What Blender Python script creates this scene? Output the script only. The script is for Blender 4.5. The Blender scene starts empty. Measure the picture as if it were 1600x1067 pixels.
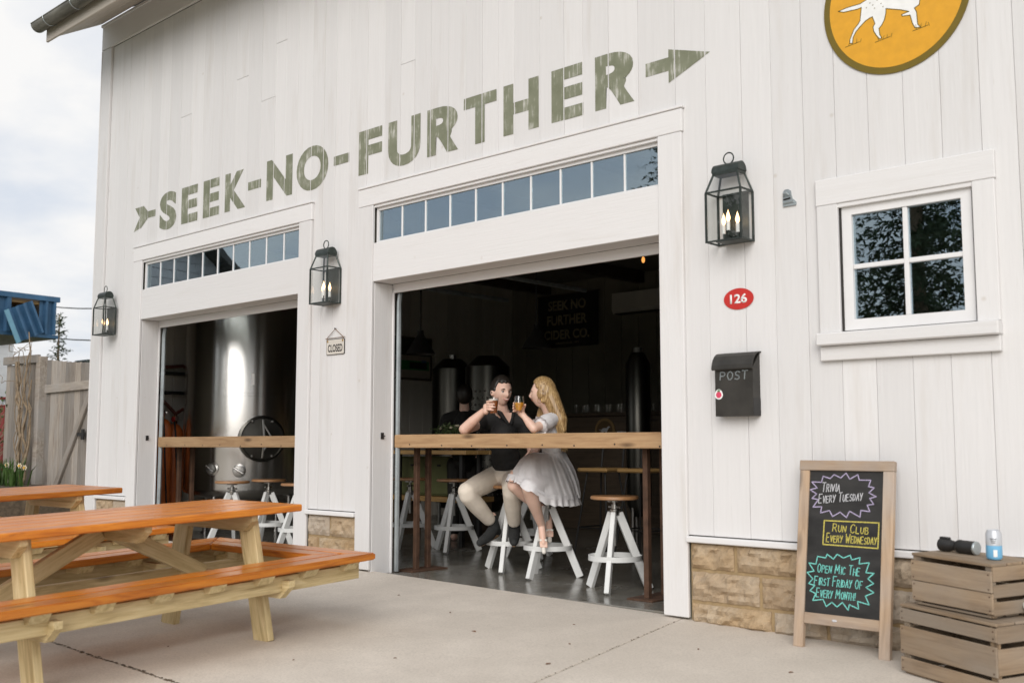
import bpy, bmesh, math, random
from mathutils import Vector, Matrix, noise as mnoise
R = math.radians
rnd = random.Random(7)
S = bpy.context.scene
COL = S.collection
# ------------------------------------------------------------------ camera
cam_d = bpy.data.cameras.new('camera'); cam = bpy.data.objects.new('camera', cam_d); COL.objects.link(cam)
CAM = Vector((3.6147, -5.2394, 1.0))
FW = Vector((-0.67609, 0.73027, 0.0980)).normalized()
cam.location = CAM
cam.rotation_euler = FW.to_track_quat('-Z', 'Y').to_euler()
cam_d.sensor_width = 36; cam_d.lens = 36.9; cam_d.clip_start = .05; cam_d.clip_end = 2000
cam_d.dof.use_dof = True; cam_d.dof.focus_distance = 8.2; cam_d.dof.aperture_fstop = 2.8
S.camera = cam
RT = Vector((0.7338, 0.6794, 0)); FH = Vector((-0.6794, 0.7338, 0))
# ------------------------------------------------------------------ sky, sun, exposure
SUN_AZ, SUN_EL = R(301), R(27)     # azimuth measured counter-clockwise from +X; sun stands in front of the barn
W = bpy.data.worlds.new('World'); S.world = W; W.use_nodes = True
nt = W.node_tree; nt.nodes.clear()
def wn(t, **k):
    n = nt.nodes.new(t)
    for a, b in k.items(): setattr(n, a, b)
    return n
out = wn('ShaderNodeOutputWorld'); bg = wn('ShaderNodeBackground'); bg.inputs[1].default_value = .062
sky = wn('ShaderNodeTexSky', sky_type='NISHITA', sun_disc=False)
sky.sun_elevation = SUN_EL; sky.sun_rotation = R(90) - SUN_AZ
sky.air_density = 1.0; sky.dust_density = 2.2; sky.ozone_density = 1.2
tc = wn('ShaderNodeTexCoord'); sep = wn('ShaderNodeSeparateXYZ'); nt.links.new(tc.outputs['Generated'], sep.inputs[0])
# clouds live on a plane high above: direction / height
mx = wn('ShaderNodeMath', operation='MAXIMUM'); mx.inputs[1].default_value = .06; nt.links.new(sep.outputs[2], mx.inputs[0])
ad = wn('ShaderNodeMath', operation='ADD'); ad.inputs[1].default_value = .25; nt.links.new(mx.outputs[0], ad.inputs[0])
dv = wn('ShaderNodeVectorMath', operation='DIVIDE'); cmb = wn('ShaderNodeCombineXYZ')
for i in range(3): nt.links.new(ad.outputs[0], cmb.inputs[i])
nt.links.new(tc.outputs['Generated'], dv.inputs[0]); nt.links.new(cmb.outputs[0], dv.inputs[1])
nz = wn('ShaderNodeTexNoise'); nz.inputs['Scale'].default_value = 1.9; nz.inputs['Detail'].default_value = 8; nz.inputs['Roughness'].default_value = .52
mpw = wn('ShaderNodeMapping'); mpw.inputs['Location'].default_value = (1.3, .4, .0)
nt.links.new(dv.outputs[0], mpw.inputs[0]); nt.links.new(mpw.outputs[0], nz.inputs['Vector'])
cr = wn('ShaderNodeValToRGB'); cr.color_ramp.elements[0].position = .44; cr.color_ramp.elements[1].position = .62
nt.links.new(nz.outputs['Fac'], cr.inputs[0])
mixw = wn('ShaderNodeMix', data_type='RGBA'); mixw.inputs[7].default_value = (14.2, 14.1, 14.0, 1)
hz = wn('ShaderNodeMix', data_type='RGBA'); hz.inputs[0].default_value = .84; hz.inputs[7].default_value = (12.2, 12.9, 14.1, 1)
nt.links.new(sky.outputs[0], hz.inputs[6]); nt.links.new(hz.outputs[2], mixw.inputs[6])
nt.links.new(cr.outputs[0], mixw.inputs[0])
nt.links.new(mixw.outputs[2], bg.inputs[0]); nt.links.new(bg.outputs[0], out.inputs[0])
sun_d = bpy.data.lights.new('sun', 'SUN'); sun = bpy.data.objects.new('sun', sun_d); COL.objects.link(sun)
sun_d.energy = 2.3; sun_d.angle = R(44); sun_d.color = (1, .965, .925)
sun.rotation_euler = Vector((math.cos(SUN_AZ)*math.cos(SUN_EL), math.sin(SUN_AZ)*math.cos(SUN_EL), math.sin(SUN_EL))).to_track_quat('Z', 'Y').to_euler()
S.view_settings.view_transform = 'Standard'; S.view_settings.look = 'None'
S.view_settings.exposure = 0.12; S.view_settings.gamma = 1.0; S.view_settings.use_curve_mapping = False
S.render.engine = 'CYCLES'
# ------------------------------------------------------------------ materials
MATS = {}
def nodes_of(name):
    m = bpy.data.materials.new(name); m.use_nodes = True
    t = m.node_tree; b = t.nodes['Principled BSDF']; MATS[name] = m
    return m, t, b
def link(t, a, b): t.links.new(a, b)
def rgba(c): return (c[0], c[1], c[2], 1)
def ramp(t, fac, stops):
    r = t.nodes.new('ShaderNodeValToRGB'); e = r.color_ramp.elements
    e[0].position, e[0].color = stops[0][0], rgba(stops[0][1]); e[1].position, e[1].color = stops[-1][0], rgba(stops[-1][1])
    for p, c in stops[1:-1]:
        q = e.new(p); q.color = rgba(c)
    link(t, fac, r.inputs[0]); return r.outputs[0]
def coords(t, scale=(1,1,1), kind='Object', rand=True):
    tc = t.nodes.new('ShaderNodeTexCoord'); mp = t.nodes.new('ShaderNodeMapping'); mp.inputs['Scale'].default_value = scale
    link(t, tc.outputs[kind], mp.inputs[0])
    if rand:
        oi = t.nodes.new('ShaderNodeObjectInfo'); mu = t.nodes.new('ShaderNodeMath'); mu.operation = 'MULTIPLY'; mu.inputs[1].default_value = 37.0
        link(t, oi.outputs['Random'], mu.inputs[0]); link(t, mu.outputs[0], mp.inputs['Location'])
    return mp.outputs[0]
def noise(t, vec, scale, detail=4, rough=.55, dist=0):
    n = t.nodes.new('ShaderNodeTexNoise'); n.inputs['Scale'].default_value = scale; n.inputs['Detail'].default_value = detail
    n.inputs['Roughness'].default_value = rough; n.inputs['Distortion'].default_value = dist
    link(t, vec, n.inputs['Vector']); return n.outputs['Fac']
def mix(t, fac, a, b, mode='MIX'):
    m = t.nodes.new('ShaderNodeMix'); m.data_type = 'RGBA'; m.blend_type = mode
    for v, s in ((fac, 0), (a, 6), (b, 7)):
        if hasattr(v, 'links') or hasattr(v, 'is_output'): link(t, v, m.inputs[s])
        else: m.inputs[s].default_value = v if s == 0 else rgba(v)
    return m.outputs[2]
def bump(t, b, h, strength=.3, dist=.01):
    n = t.nodes.new('ShaderNodeBump'); n.inputs['Strength'].default_value = strength; n.inputs['Distance'].default_value = dist
    link(t, h, n.inputs['Height']); link(t, n.outputs[0], b.inputs['Normal'])
def plain(name, c, rough=.5, metal=0, var=.12, scale=6, bmp=.0, coat=0, spec=None, stretch=(1,1,1)):
    m, t, b = nodes_of(name)
    v = coords(t, stretch); n = noise(t, v, scale, 5)
    col = ramp(t, n, [(.3, [x*(1-var) for x in c]), (.7, [min(1, x*(1+var)) for x in c])])
    link(t, col, b.inputs['Base Color']); b.inputs['Roughness'].default_value = rough; b.inputs['Metallic'].default_value = metal
    if coat: b.inputs['Coat Weight'].default_value = coat; b.inputs['Coat Roughness'].default_value = .12
    if spec is not None: b.inputs['Specular IOR Level'].default_value = spec
    if bmp: bump(t, b, noise(t, v, scale*6, 4), bmp, .004)
    return m
def wood(name, dark, mid, light, rough=.55, grain=1.0, coat=0, bmp=.25, knots=True, greyish=None, objvar=.16):
    """boards lie along their local X; grain runs that way"""
    m, t, b = nodes_of(name)
    v = coords(t, (1.0, 9*grain, 9*grain)); g1 = noise(t, v, 2.6, 7, .62, 1.1)
    v2 = coords(t, (2.2, 60*grain, 60*grain)); g2 = noise(t, v2, 1.6, 3, .6)
    col = ramp(t, g1, [(.28, dark), (.5, mid), (.72, light)])
    col = mix(t, .38, col, ramp(t, g2, [(.3, dark), (.75, light)]), 'OVERLAY') if False else mix(t, .3, col, ramp(t, g2, [(.3, dark), (.7, light)]))
    if knots:
        vk = coords(t, (1.6, 6, 6)); vo = t.nodes.new('ShaderNodeTexVoronoi'); vo.inputs['Scale'].default_value = 1.15; link(t, vk, vo.inputs['Vector'])
        kf = ramp(t, vo.outputs['Distance'], [(.05, (1,1,1)), (.16, (0,0,0))]); col = mix(t, kf, col, [x*.45 for x in dark])
    if greyish:
        vg = coords(t, (1.2, 2, 2)); col = mix(t, ramp(t, noise(t, vg, 1.4, 4), [(.38, (0,0,0)), (.66, (1,1,1))]), col, greyish)
    oi = t.nodes.new('ShaderNodeObjectInfo'); br = t.nodes.new('ShaderNodeMapRange'); br.inputs[3].default_value = 1-objvar; br.inputs[4].default_value = 1+objvar
    link(t, oi.outputs['Random'], br.inputs[0])
    hs = t.nodes.new('ShaderNodeHueSaturation'); link(t, col, hs.inputs['Color']); link(t, br.outputs[0], hs.inputs['Value'])
    link(t, hs.outputs[0], b.inputs['Base Color']); b.inputs['Roughness'].default_value = rough
    if coat: b.inputs['Coat Weight'].default_value = coat; b.inputs['Coat Roughness'].default_value = .16
    if bmp: bump(t, b, g2, bmp, .003)
    return m
def painted_board(name, base=(.695,.682,.675), along='Z', grime=(.50,.45,.39), amt=1.0, rough=.62):
    """white paint over rough-sawn boards: faint grain, worn streaks and knots"""
    m, t, b = nodes_of(name)
    st = {'Z': (26, 26, .9), 'X': (.9, 26, 26)}[along]
    v = coords(t, st); g = noise(t, v, 2.0, 6, .6)
    v2 = coords(t, {'Z': (5, 5, .55), 'X': (.55, 5, 5)}[along]); g2 = noise(t, v2, 1.7, 5, .6)
    col = mix(t, ramp(t, g, [(.35, (0,0,0)), (.75, (.32*amt,)*3)]), base, [x*.86 for x in base])
    col = mix(t, ramp(t, g2, [(.56, (0,0,0)), (.82, (.42*amt,)*3)]), col, grime)
    v3 = coords(t, (3, 3, 3)); vo = t.nodes.new('ShaderNodeTexVoronoi'); vo.inputs['Scale'].default_value = 1.0; link(t, v3, vo.inputs['Vector'])
    col = mix(t, ramp(t, vo.outputs['Distance'], [(.015, (.5*amt,)*3), (.05, (0,0,0))]), col, grime)
    v4 = coords(t, {'Z': (90, 90, 5), 'X': (5, 90, 90)}[along]); g4 = noise(t, v4, 1.0, 3, .6)
    col = mix(t, ramp(t, g4, [(.68, (0,0,0)), (.78, (.30*amt,)*3)]), col, grime)
    oi = t.nodes.new('ShaderNodeObjectInfo'); br = t.nodes.new('ShaderNodeMapRange'); br.inputs[3].default_value = .945; br.inputs[4].default_value = 1.03
    link(t, oi.outputs['Random'], br.inputs[0]); hs = t.nodes.new('ShaderNodeHueSaturation'); link(t, col, hs.inputs['Color']); link(t, br.outputs[0], hs.inputs['Value'])
    link(t, hs.outputs[0], b.inputs['Base Color']); b.inputs['Roughness'].default_value = rough; b.inputs['Specular IOR Level'].default_value = .3
    ad = t.nodes.new('ShaderNodeMath'); ad.operation = 'ADD'; link(t, g, ad.inputs[0]); link(t, g4, ad.inputs[1]); bump(t, b, ad.outputs[0], .35, .004)
    return m
WB = painted_board('white_board'); WT = painted_board('white_trim', (.715,.702,.695), 'X', amt=.55)
WSM = plain('white_smooth_paint', (.73,.72,.715), .45, var=.03)
WTD = painted_board('weathered_shaded_eave_paint', (.50,.45,.39), 'X', amt=.9)  # tan dirty eave paint, with some of the overhang's shade in the colour
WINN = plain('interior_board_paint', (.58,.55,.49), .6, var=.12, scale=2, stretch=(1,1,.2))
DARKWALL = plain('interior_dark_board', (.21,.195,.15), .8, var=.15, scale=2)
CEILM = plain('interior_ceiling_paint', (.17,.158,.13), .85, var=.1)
BLK = plain('black_gap', (.03,.027,.024), .9, var=.1)
# painted lettering: worn sage green, white wood showing through as dry brush streaks
m, t, b = nodes_of('letter_green')
v = coords(t, (22, 22, 2.0), rand=False); g = noise(t, v, 2.2, 6, .65); v2 = coords(t, (3, 3, 3), rand=False); g2 = noise(t, v2, 2.3, 5, .6)
am = t.nodes.new('ShaderNodeMath'); am.operation = 'MULTIPLY_ADD'; am.inputs[1].default_value = .62; link(t, g, am.inputs[0])
a3 = t.nodes.new('ShaderNodeMath'); a3.operation = 'MULTIPLY'; a3.inputs[1].default_value = .38; link(t, g2, a3.inputs[0]); link(t, a3.outputs[0], am.inputs[2])
gc = ramp(t, g2, [(.3, (.155,.165,.105)), (.7, (.225,.235,.165))])
link(t, mix(t, ramp(t, am.outputs[0], [(.52, (0,0,0)), (.66, (.85,.85,.85))]), gc, (.62,.605,.56)), b.inputs['Base Color']); b.inputs['Roughness'].default_value = .7; bump(t, b, g, .3, .003)
LETTER = m
def glass(name, tint=(1,1,1), base=0.04, rough=.0, coat=(1,1,1)):
    m, t, b = nodes_of(name); t.nodes.remove(b); o = t.nodes['Material Output']
    tr = t.nodes.new('ShaderNodeBsdfTransparent'); tr.inputs[0].default_value = rgba(tint)
    gl = t.nodes.new('ShaderNodeBsdfGlossy'); gl.inputs['Roughness'].default_value = rough; gl.inputs['Color'].default_value = rgba(coat)
    ge = t.nodes.new('ShaderNodeNewGeometry'); dt = t.nodes.new('ShaderNodeVectorMath'); dt.operation = 'DOT_PRODUCT'; link(t, ge.outputs['Normal'], dt.inputs[0]); link(t, ge.outputs['Incoming'], dt.inputs[1])
    ab = t.nodes.new('ShaderNodeMath'); ab.operation = 'ABSOLUTE'; link(t, dt.outputs['Value'], ab.inputs[0])
    om = t.nodes.new('ShaderNodeMath'); om.operation = 'SUBTRACT'; om.inputs[0].default_value = 1; link(t, ab.outputs[0], om.inputs[1])
    pw_ = t.nodes.new('ShaderNodeMath'); pw_.operation = 'POWER'; pw_.inputs[1].default_value = 5; link(t, om.outputs[0], pw_.inputs[0])
    mu = t.nodes.new('ShaderNodeMath'); mu.operation = 'MULTIPLY_ADD'; mu.inputs[1].default_value = 1-base; mu.inputs[2].default_value = base; mu.use_clamp = True; link(t, pw_.outputs[0], mu.inputs[0])
    mi = t.nodes.new('ShaderNodeMixShader'); link(t, mu.outputs[0], mi.inputs[0]); link(t, tr.outputs[0], mi.inputs[1]); link(t, gl.outputs[0], mi.inputs[2])
    link(t, mi.outputs[0], o.inputs[0])
    wv = coords(t, (1,1,1)); bu = t.nodes.new('ShaderNodeBump'); bu.inputs['Strength'].default_value = .03; bu.inputs['Distance'].default_value = .02; link(t, noise(t, wv, 3, 1), bu.inputs['Height']); link(t, bu.outputs[0], gl.inputs['Normal'])
    return m
PANE = glass('window_glass', (.72,.75,.74), .25, coat=(.72,.88,1.0)); LGLASS = glass('lantern_glass', (.93,.94,.93), .06); TGLASS = glass('tumbler_glass', (.97,.97,.97), .06)
STAIN = wood('orange_stained_wood', (.25,.048,.004), (.60,.180,.012), (.74,.285,.03), .36, coat=.18, bmp=.2, objvar=.2)
PINE = wood('treated_pine', (.27,.185,.07), (.57,.445,.23), (.70,.575,.34), .65, bmp=.25, objvar=.2)
OLDW = wood('weathered_crate_wood', (.12,.075,.04), (.25,.17,.10), (.34,.25,.16), .8, greyish=(.26,.21,.16), bmp=.5)
FENW = wood('weathered_fence_wood', (.13,.10,.078), (.29,.245,.20), (.42,.37,.315), .85, greyish=(.30,.275,.25), objvar=.26, bmp=.5)
EASW = wood('easel_wood', (.22,.135,.075), (.40,.27,.165), (.50,.37,.25), .7, greyish=(.36,.31,.27), bmp=.3)
BEAM = wood('rough_sawn_beam', (.25,.14,.065), (.38,.235,.12), (.46,.305,.165), .75, bmp=.5, grain=.8)
SEATW = wood('stool_seat_wood', (.20,.095,.04), (.33,.165,.07), (.42,.23,.105), .45, bmp=.15, knots=False)
TABW = wood('interior_table_wood', (.30,.17,.06), (.42,.25,.09), (.5,.31,.12), .5)
DKW = wood('dark_interior_wood', (.04,.028,.018), (.08,.055,.035), (.11,.08,.05), .7)
VINEM = plain('vine_bark', (.27,.20,.13), .9, var=.3, scale=20)
STOOLW = plain('stool_white_paint', (.66,.665,.65), .45, var=.06, scale=9)
RUST = plain('rusted_steel', (.095,.05,.03), .7, .3, var=.4, scale=14, bmp=.2)
GALV = plain('galvanised_steel', (.42,.46,.47), .42, .8, var=.18, scale=9)
GUTM = plain('weathered_gutter_metal', (.20,.19,.16), .5, .55, var=.45, scale=5, stretch=(.5,3,3))
LANT = plain('aged_lantern_metal', (.045,.055,.05), .42, .6, var=.35, scale=22)
BLKM = plain('black_painted_metal', (.022,.021,.020), .5, .2, var=.25, scale=12)
MAILM = plain('mailbox_metal', (.042,.039,.034), .48, .35, var=.35, scale=7, bmp=.05)
STEEL = plain('brushed_stainless', (.68,.67,.65), .26, 1, var=.05, scale=3, stretch=(1,1,.15))
_t = STEEL.node_tree; _b = _t.nodes['Principled BSDF']; _b.inputs['Anisotropic'].default_value = .85; _b.inputs['Anisotropic Rotation'].default_value = .25
_tg = _t.nodes.new('ShaderNodeTangent'); _tg.direction_type = 'RADIAL'; _tg.axis = 'Z'; link(_t, _tg.outputs[0], _b.inputs['Tangent'])
STEELD = plain('dull_stainless', (.42,.41,.39), .32, 1, var=.1, scale=6)
STEELK = plain('dark_reflection_stainless', (.10,.096,.085), .34, 1, var=.2, scale=6, stretch=(1,1,.15))  # stainless darkened: the dim room's reflection is put into the base colour
ORNG = plain('orange_cylinder_paint', (.55,.13,.025), .4, var=.2, scale=6)
BLUEM = plain('blue_sheet_metal', (.06,.15,.27), .45, .25, var=.22, scale=3)
BLUEL = plain('pale_blue_edge', (.22,.45,.58), .45, .2, var=.1)
WHSID = plain('white_siding', (.76,.76,.77), .6, var=.03)
HOUSEM = plain('grey_siding', (.62,.60,.62), .7, var=.06)
ROOFM = plain('shingle', (.10,.095,.09), .9, var=.3, scale=20)
CHALK = plain('chalkboard_black', (.020,.019,.018), .7, var=.6, scale=5, stretch=(1,1,2.5))
def flat(name, c, rough=.6): return plain(name, c, rough, var=.06, scale=20)
LILAC = flat('lilac_chalk', (.50,.43,.62)); CYAN = flat('aqua_chalk', (.20,.68,.60)); YELC = flat('yellow_chalk', (.62,.53,.10)); WHC = flat('white_chalk', (.60,.60,.62))
for _m in (LILAC, CYAN, YELC, WHC):      # dry chalk: the black board shows through in grains
    _t = _m.node_tree; _b = _t.nodes['Principled BSDF']; _src = _b.inputs['Base Color'].links[0].from_socket
    link(_t, mix(_t, ramp(_t, noise(_t, coords(_t, rand=False), 260, 3, .7), [(.40, (.5,.5,.5)), (.58, (0,0,0))]), _src, (.03,.03,.03)), _b.inputs['Base Color'])
REDP = flat('red_enamel', (.50,.028,.022), .35); WHP = flat('white_enamel', (.8,.8,.78), .4); DKP = flat('dark_print', (.02,.018,.016)); CREAM = flat('cream_enamel', (.60,.56,.50), .5)
YEL = flat('mustard_enamel', (.68,.335,.022), .35); OLV = flat('olive_enamel', (.15,.105,.008), .35); APPLE = flat('apple_pink', (.62,.06,.12)); LEAFP = flat('print_green', (.12,.22,.1))
DKRED = flat('faded_red_paint', (.25,.035,.03), .6)
CANB = flat('can_blue', (.17,.44,.68), .35); CANG = plain('can_grey', (.55,.57,.60), .35, .3, var=.04)
TWINE = flat('twine', (.20,.12,.07), .9); BRASS = plain('brass', (.5,.33,.12), .35, .9)
SKIN = None
m, t, b = nodes_of('skin'); v = coords(t); link(t, ramp(t, noise(t, v, 9, 4), [(.3, (.66,.42,.325)), (.7, (.74,.50,.40))]), b.inputs['Base Color'])
b.inputs['Roughness'].default_value = .5; b.inputs['Subsurface Weight'].default_value = .12; b.inputs['Subsurface Radius'].default_value = (.012,.005,.003); b.inputs['Subsurface Scale'].default_value = .6; SKIN = m
m, t, b = nodes_of('skin_fair'); v = coords(t); link(t, ramp(t, noise(t, v, 9, 4), [(.3, (.68,.44,.34)), (.7, (.76,.53,.425))]), b.inputs['Base Color'])
b.inputs['Roughness'].default_value = .45; b.inputs['Subsurface Weight'].default_value = .12; b.inputs['Subsurface Radius'].default_value = (.012,.005,.003); b.inputs['Subsurface Scale'].default_value = .6; SKINW = m
DHAIR = plain('dark_hair', (.014,.010,.007), .5, var=.4, scale=60); BROW = plain('eyebrow', (.02,.013,.009), .8)
m, t, b = nodes_of('blonde_hair'); v = coords(t, rand=False); g = noise(t, coords(t, (95, 95, 5), rand=False), 1.5, 4)
link(t, ramp(t, g, [(.3, (.12,.062,.022)), (.5, (.36,.225,.095)), (.7, (.60,.43,.22))]), b.inputs['Base Color']); b.inputs['Roughness'].default_value = .38; BHAIR = m
SHIRT = plain('black_knit', (.010,.0095,.009), .85, var=.2, scale=40); CHINO = plain('stone_chino', (.70,.625,.53), .85, var=.07, scale=14, bmp=.15)
SHOE = plain('charcoal_suede', (.018,.019,.019), .9, var=.3, scale=20); SOLE = flat('tan_sole', (.30,.19,.11), .7); SANDAL = flat('white_leather', (.72,.68,.62), .5)
m, t, b = nodes_of('white_cotton'); v = coords(t); g = noise(t, v, 22, 3); link(t, ramp(t, g, [(.35, (.80,.785,.79)), (.7, (.87,.86,.865))]), b.inputs['Base Color']); b.inputs['Roughness'].default_value = .8
t_ = t.nodes.new('ShaderNodeBsdfTranslucent'); t_.inputs[0].default_value = (.75,.72,.75,1); ms = t.nodes.new('ShaderNodeMixShader'); ms.inputs[0].default_value = .25
link(t, b.outputs[0], ms.inputs[1]); link(t, t_.outputs[0], ms.inputs[2]); link(t, ms.outputs[0], t.nodes['Material Output'].inputs[0]); bump(t, b, g, .25, .006); COTTON = m
EYEW = flat('eye_white', (.7,.68,.66), .2); EYED = flat('eye_dark', (.02,.012,.008), .15); LIP = flat('lip', (.50,.22,.18), .45); TEETH = flat('teeth', (.75,.72,.66), .3)
def liquid(name, c):
    m, t, b = nodes_of(name); b.inputs['Base Color'].default_value = rgba(c); b.inputs['Roughness'].default_value = .08; b.inputs['Transmission Weight'].default_value = .55; b.inputs['IOR'].default_value = 1.33; return m
AMBER = liquid('amber_cider', (.62,.20,.05)); GOLD = liquid('golden_cider', (.92,.50,.06)); FOAM = flat('foam', (.75,.72,.66), .9)
def emit(name, c, s):
    m, t, b = nodes_of(name); b.inputs['Base Color'].default_value = rgba(c); b.inputs['Emission Color'].default_value = rgba(c); b.inputs['Emission Strength'].default_value = s; return m
BULB = emit('lit_bulb', (1, .62, .32), 3.2); BULB2 = emit('warm_filament', (1, .42, .10), 1.0)
# concrete outside: warm buff, cloudy stains, fine grit
m, t, b = nodes_of('buff_concrete'); v = coords(t, rand=False)
n1 = noise(t, v, .55, 6, .6); n2 = noise(t, v, 3.2, 7, .65); n3 = noise(t, v, 90, 3, .6)
c = mix(t, ramp(t, n2, [(.36, (0,0,0)), (.66, (.9,.9,.9))]), (.70,.63,.545), (.60,.535,.46))
c = mix(t, ramp(t, n1, [(.42, (0,0,0)), (.70, (.85,.85,.85))]), c, (.52,.46,.39))
c = mix(t, ramp(t, n3, [(.35, (.28,.28,.28)), (.55, (0,0,0))]), c, (.30,.26,.215))
vs = t.nodes.new('ShaderNodeTexVoronoi'); vs.inputs['Scale'].default_value = 2.6; link(t, v, vs.inputs['Vector'])
c = mix(t, ramp(t, vs.outputs['Distance'], [(.006, (.6,.6,.6)), (.018, (0,0,0))]), c, (.26,.19,.13))
link(t, c, b.inputs['Base Color']); b.inputs['Roughness'].default_value = .82; bump(t, b, n3, .25, .003); CONC = m
# polished slab inside
m, t, b = nodes_of('polished_concrete'); v = coords(t, rand=False); n2 = noise(t, v, 2.4, 7, .65); n3 = noise(t, v, 9, 5, .6)
c = mix(t, ramp(t, n3, [(.55, (0,0,0)), (.7, (.5,.5,.5))]), ramp(t, n2, [(.3, (.13,.12,.10)), (.7, (.22,.21,.185))]), (.15,.115,.075))
link(t, c, b.inputs['Base Color']); link(t, ramp(t, n2, [(.3, (.12,.12,.12)), (.7, (.3,.3,.3))]), b.inputs['Roughness']); bump(t, b, n3, .05, .003); POLC = m
# sandstone
m, t, b = nodes_of('sandstone'); v = coords(t); n1 = noise(t, v, 3.2, 6, .6); n2 = noise(t, v, 26, 6, .65)
c = ramp(t, n1, [(.3, (.37,.245,.125)), (.5, (.45,.325,.195)), (.7, (.47,.39,.29))]); c = mix(t, ramp(t, n2, [(.35, (.5,.5,.5)), (.6, (0,0,0))]), c, (.24,.165,.09))
oi = t.nodes.new('ShaderNodeObjectInfo'); c = mix(t, ramp(t, oi.outputs['Random'], [(.2, (0,0,0)), (.9, (.6,.6,.6))]), c, (.42,.38,.335))
link(t, c, b.inputs['Base Color']); b.inputs['Roughness'].default_value = .9; bump(t, b, n2, .9, .016); STONE = m
GREYST = plain('grey_fieldstone', (.36,.34,.31), .9, var=.25, scale=12, bmp=.4)
MORT = plain('buff_mortar', (.33,.235,.125), .95, var=.15, scale=30, bmp=.3)
EARTH = plain('soil', (.10,.075,.05), .95, var=.4, scale=20); GRASSM = plain('far_ground_grass', (.10,.12,.05), .95, var=.3, scale=1.5)
LEAFM = plain('daffodil_leaf', (.07,.135,.03), .5, var=.35, scale=8); PETAL = flat('pale_petal', (.75,.68,.5)); TRUMP = flat('yellow_trumpet', (.8,.42,.03)); NEED = plain('conifer_needles', (.055,.085,.036), .8, var=.4, scale=5); SHRUB = plain('shrub_leaf', (.07,.12,.03), .6, var=.4); BOUQ = plain('bouquet_leaf', (.09,.13,.045), .6, var=.4)
DRYL = plain('dry_leaf', (.16,.075,.035), .8, var=.4, scale=30)
# ------------------------------------------------------------------ geometry helpers
I4 = Matrix.Identity(4)
def T(x=0, y=0, z=0): return Matrix.Translation((x, y, z))
def RX(a): return Matrix.Rotation(a, 4, 'X')
def RY(a): return Matrix.Rotation(a, 4, 'Y')
def RZ(a): return Matrix.Rotation(a, 4, 'Z')
def mesh_obj(name, me, mat, parent=None, M=None):
    o = bpy.data.objects.new(name, me); COL.objects.link(o)
    if mat and len(me.materials) == 0: me.materials.append(mat)
    M = M or I4
    if parent is not None:
        o.parent = parent
        if parent.parent is not None: M = parent.matrix_basis.inverted() @ M      # sub-part: M is given in the thing's space
    o.matrix_basis = M; return o
def tag(o, label=None, cat=None, group=None, kind=None):
    for k, v in (('label', label), ('category', cat), ('group', group), ('kind', kind)):
        if v: o[k] = v
    return o
def thing(name, label, cat, M=None, group=None):
    o = bpy.data.objects.new(name, None); COL.objects.link(o); o.empty_display_size = .1; o.matrix_basis = M or I4
    return tag(o, label, cat, group)
def copy_tree(o, parent=None):
    c = o.copy(); COL.objects.link(c); c.parent = parent
    for ch in list(o.children): copy_tree(ch, c)
    return c
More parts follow.
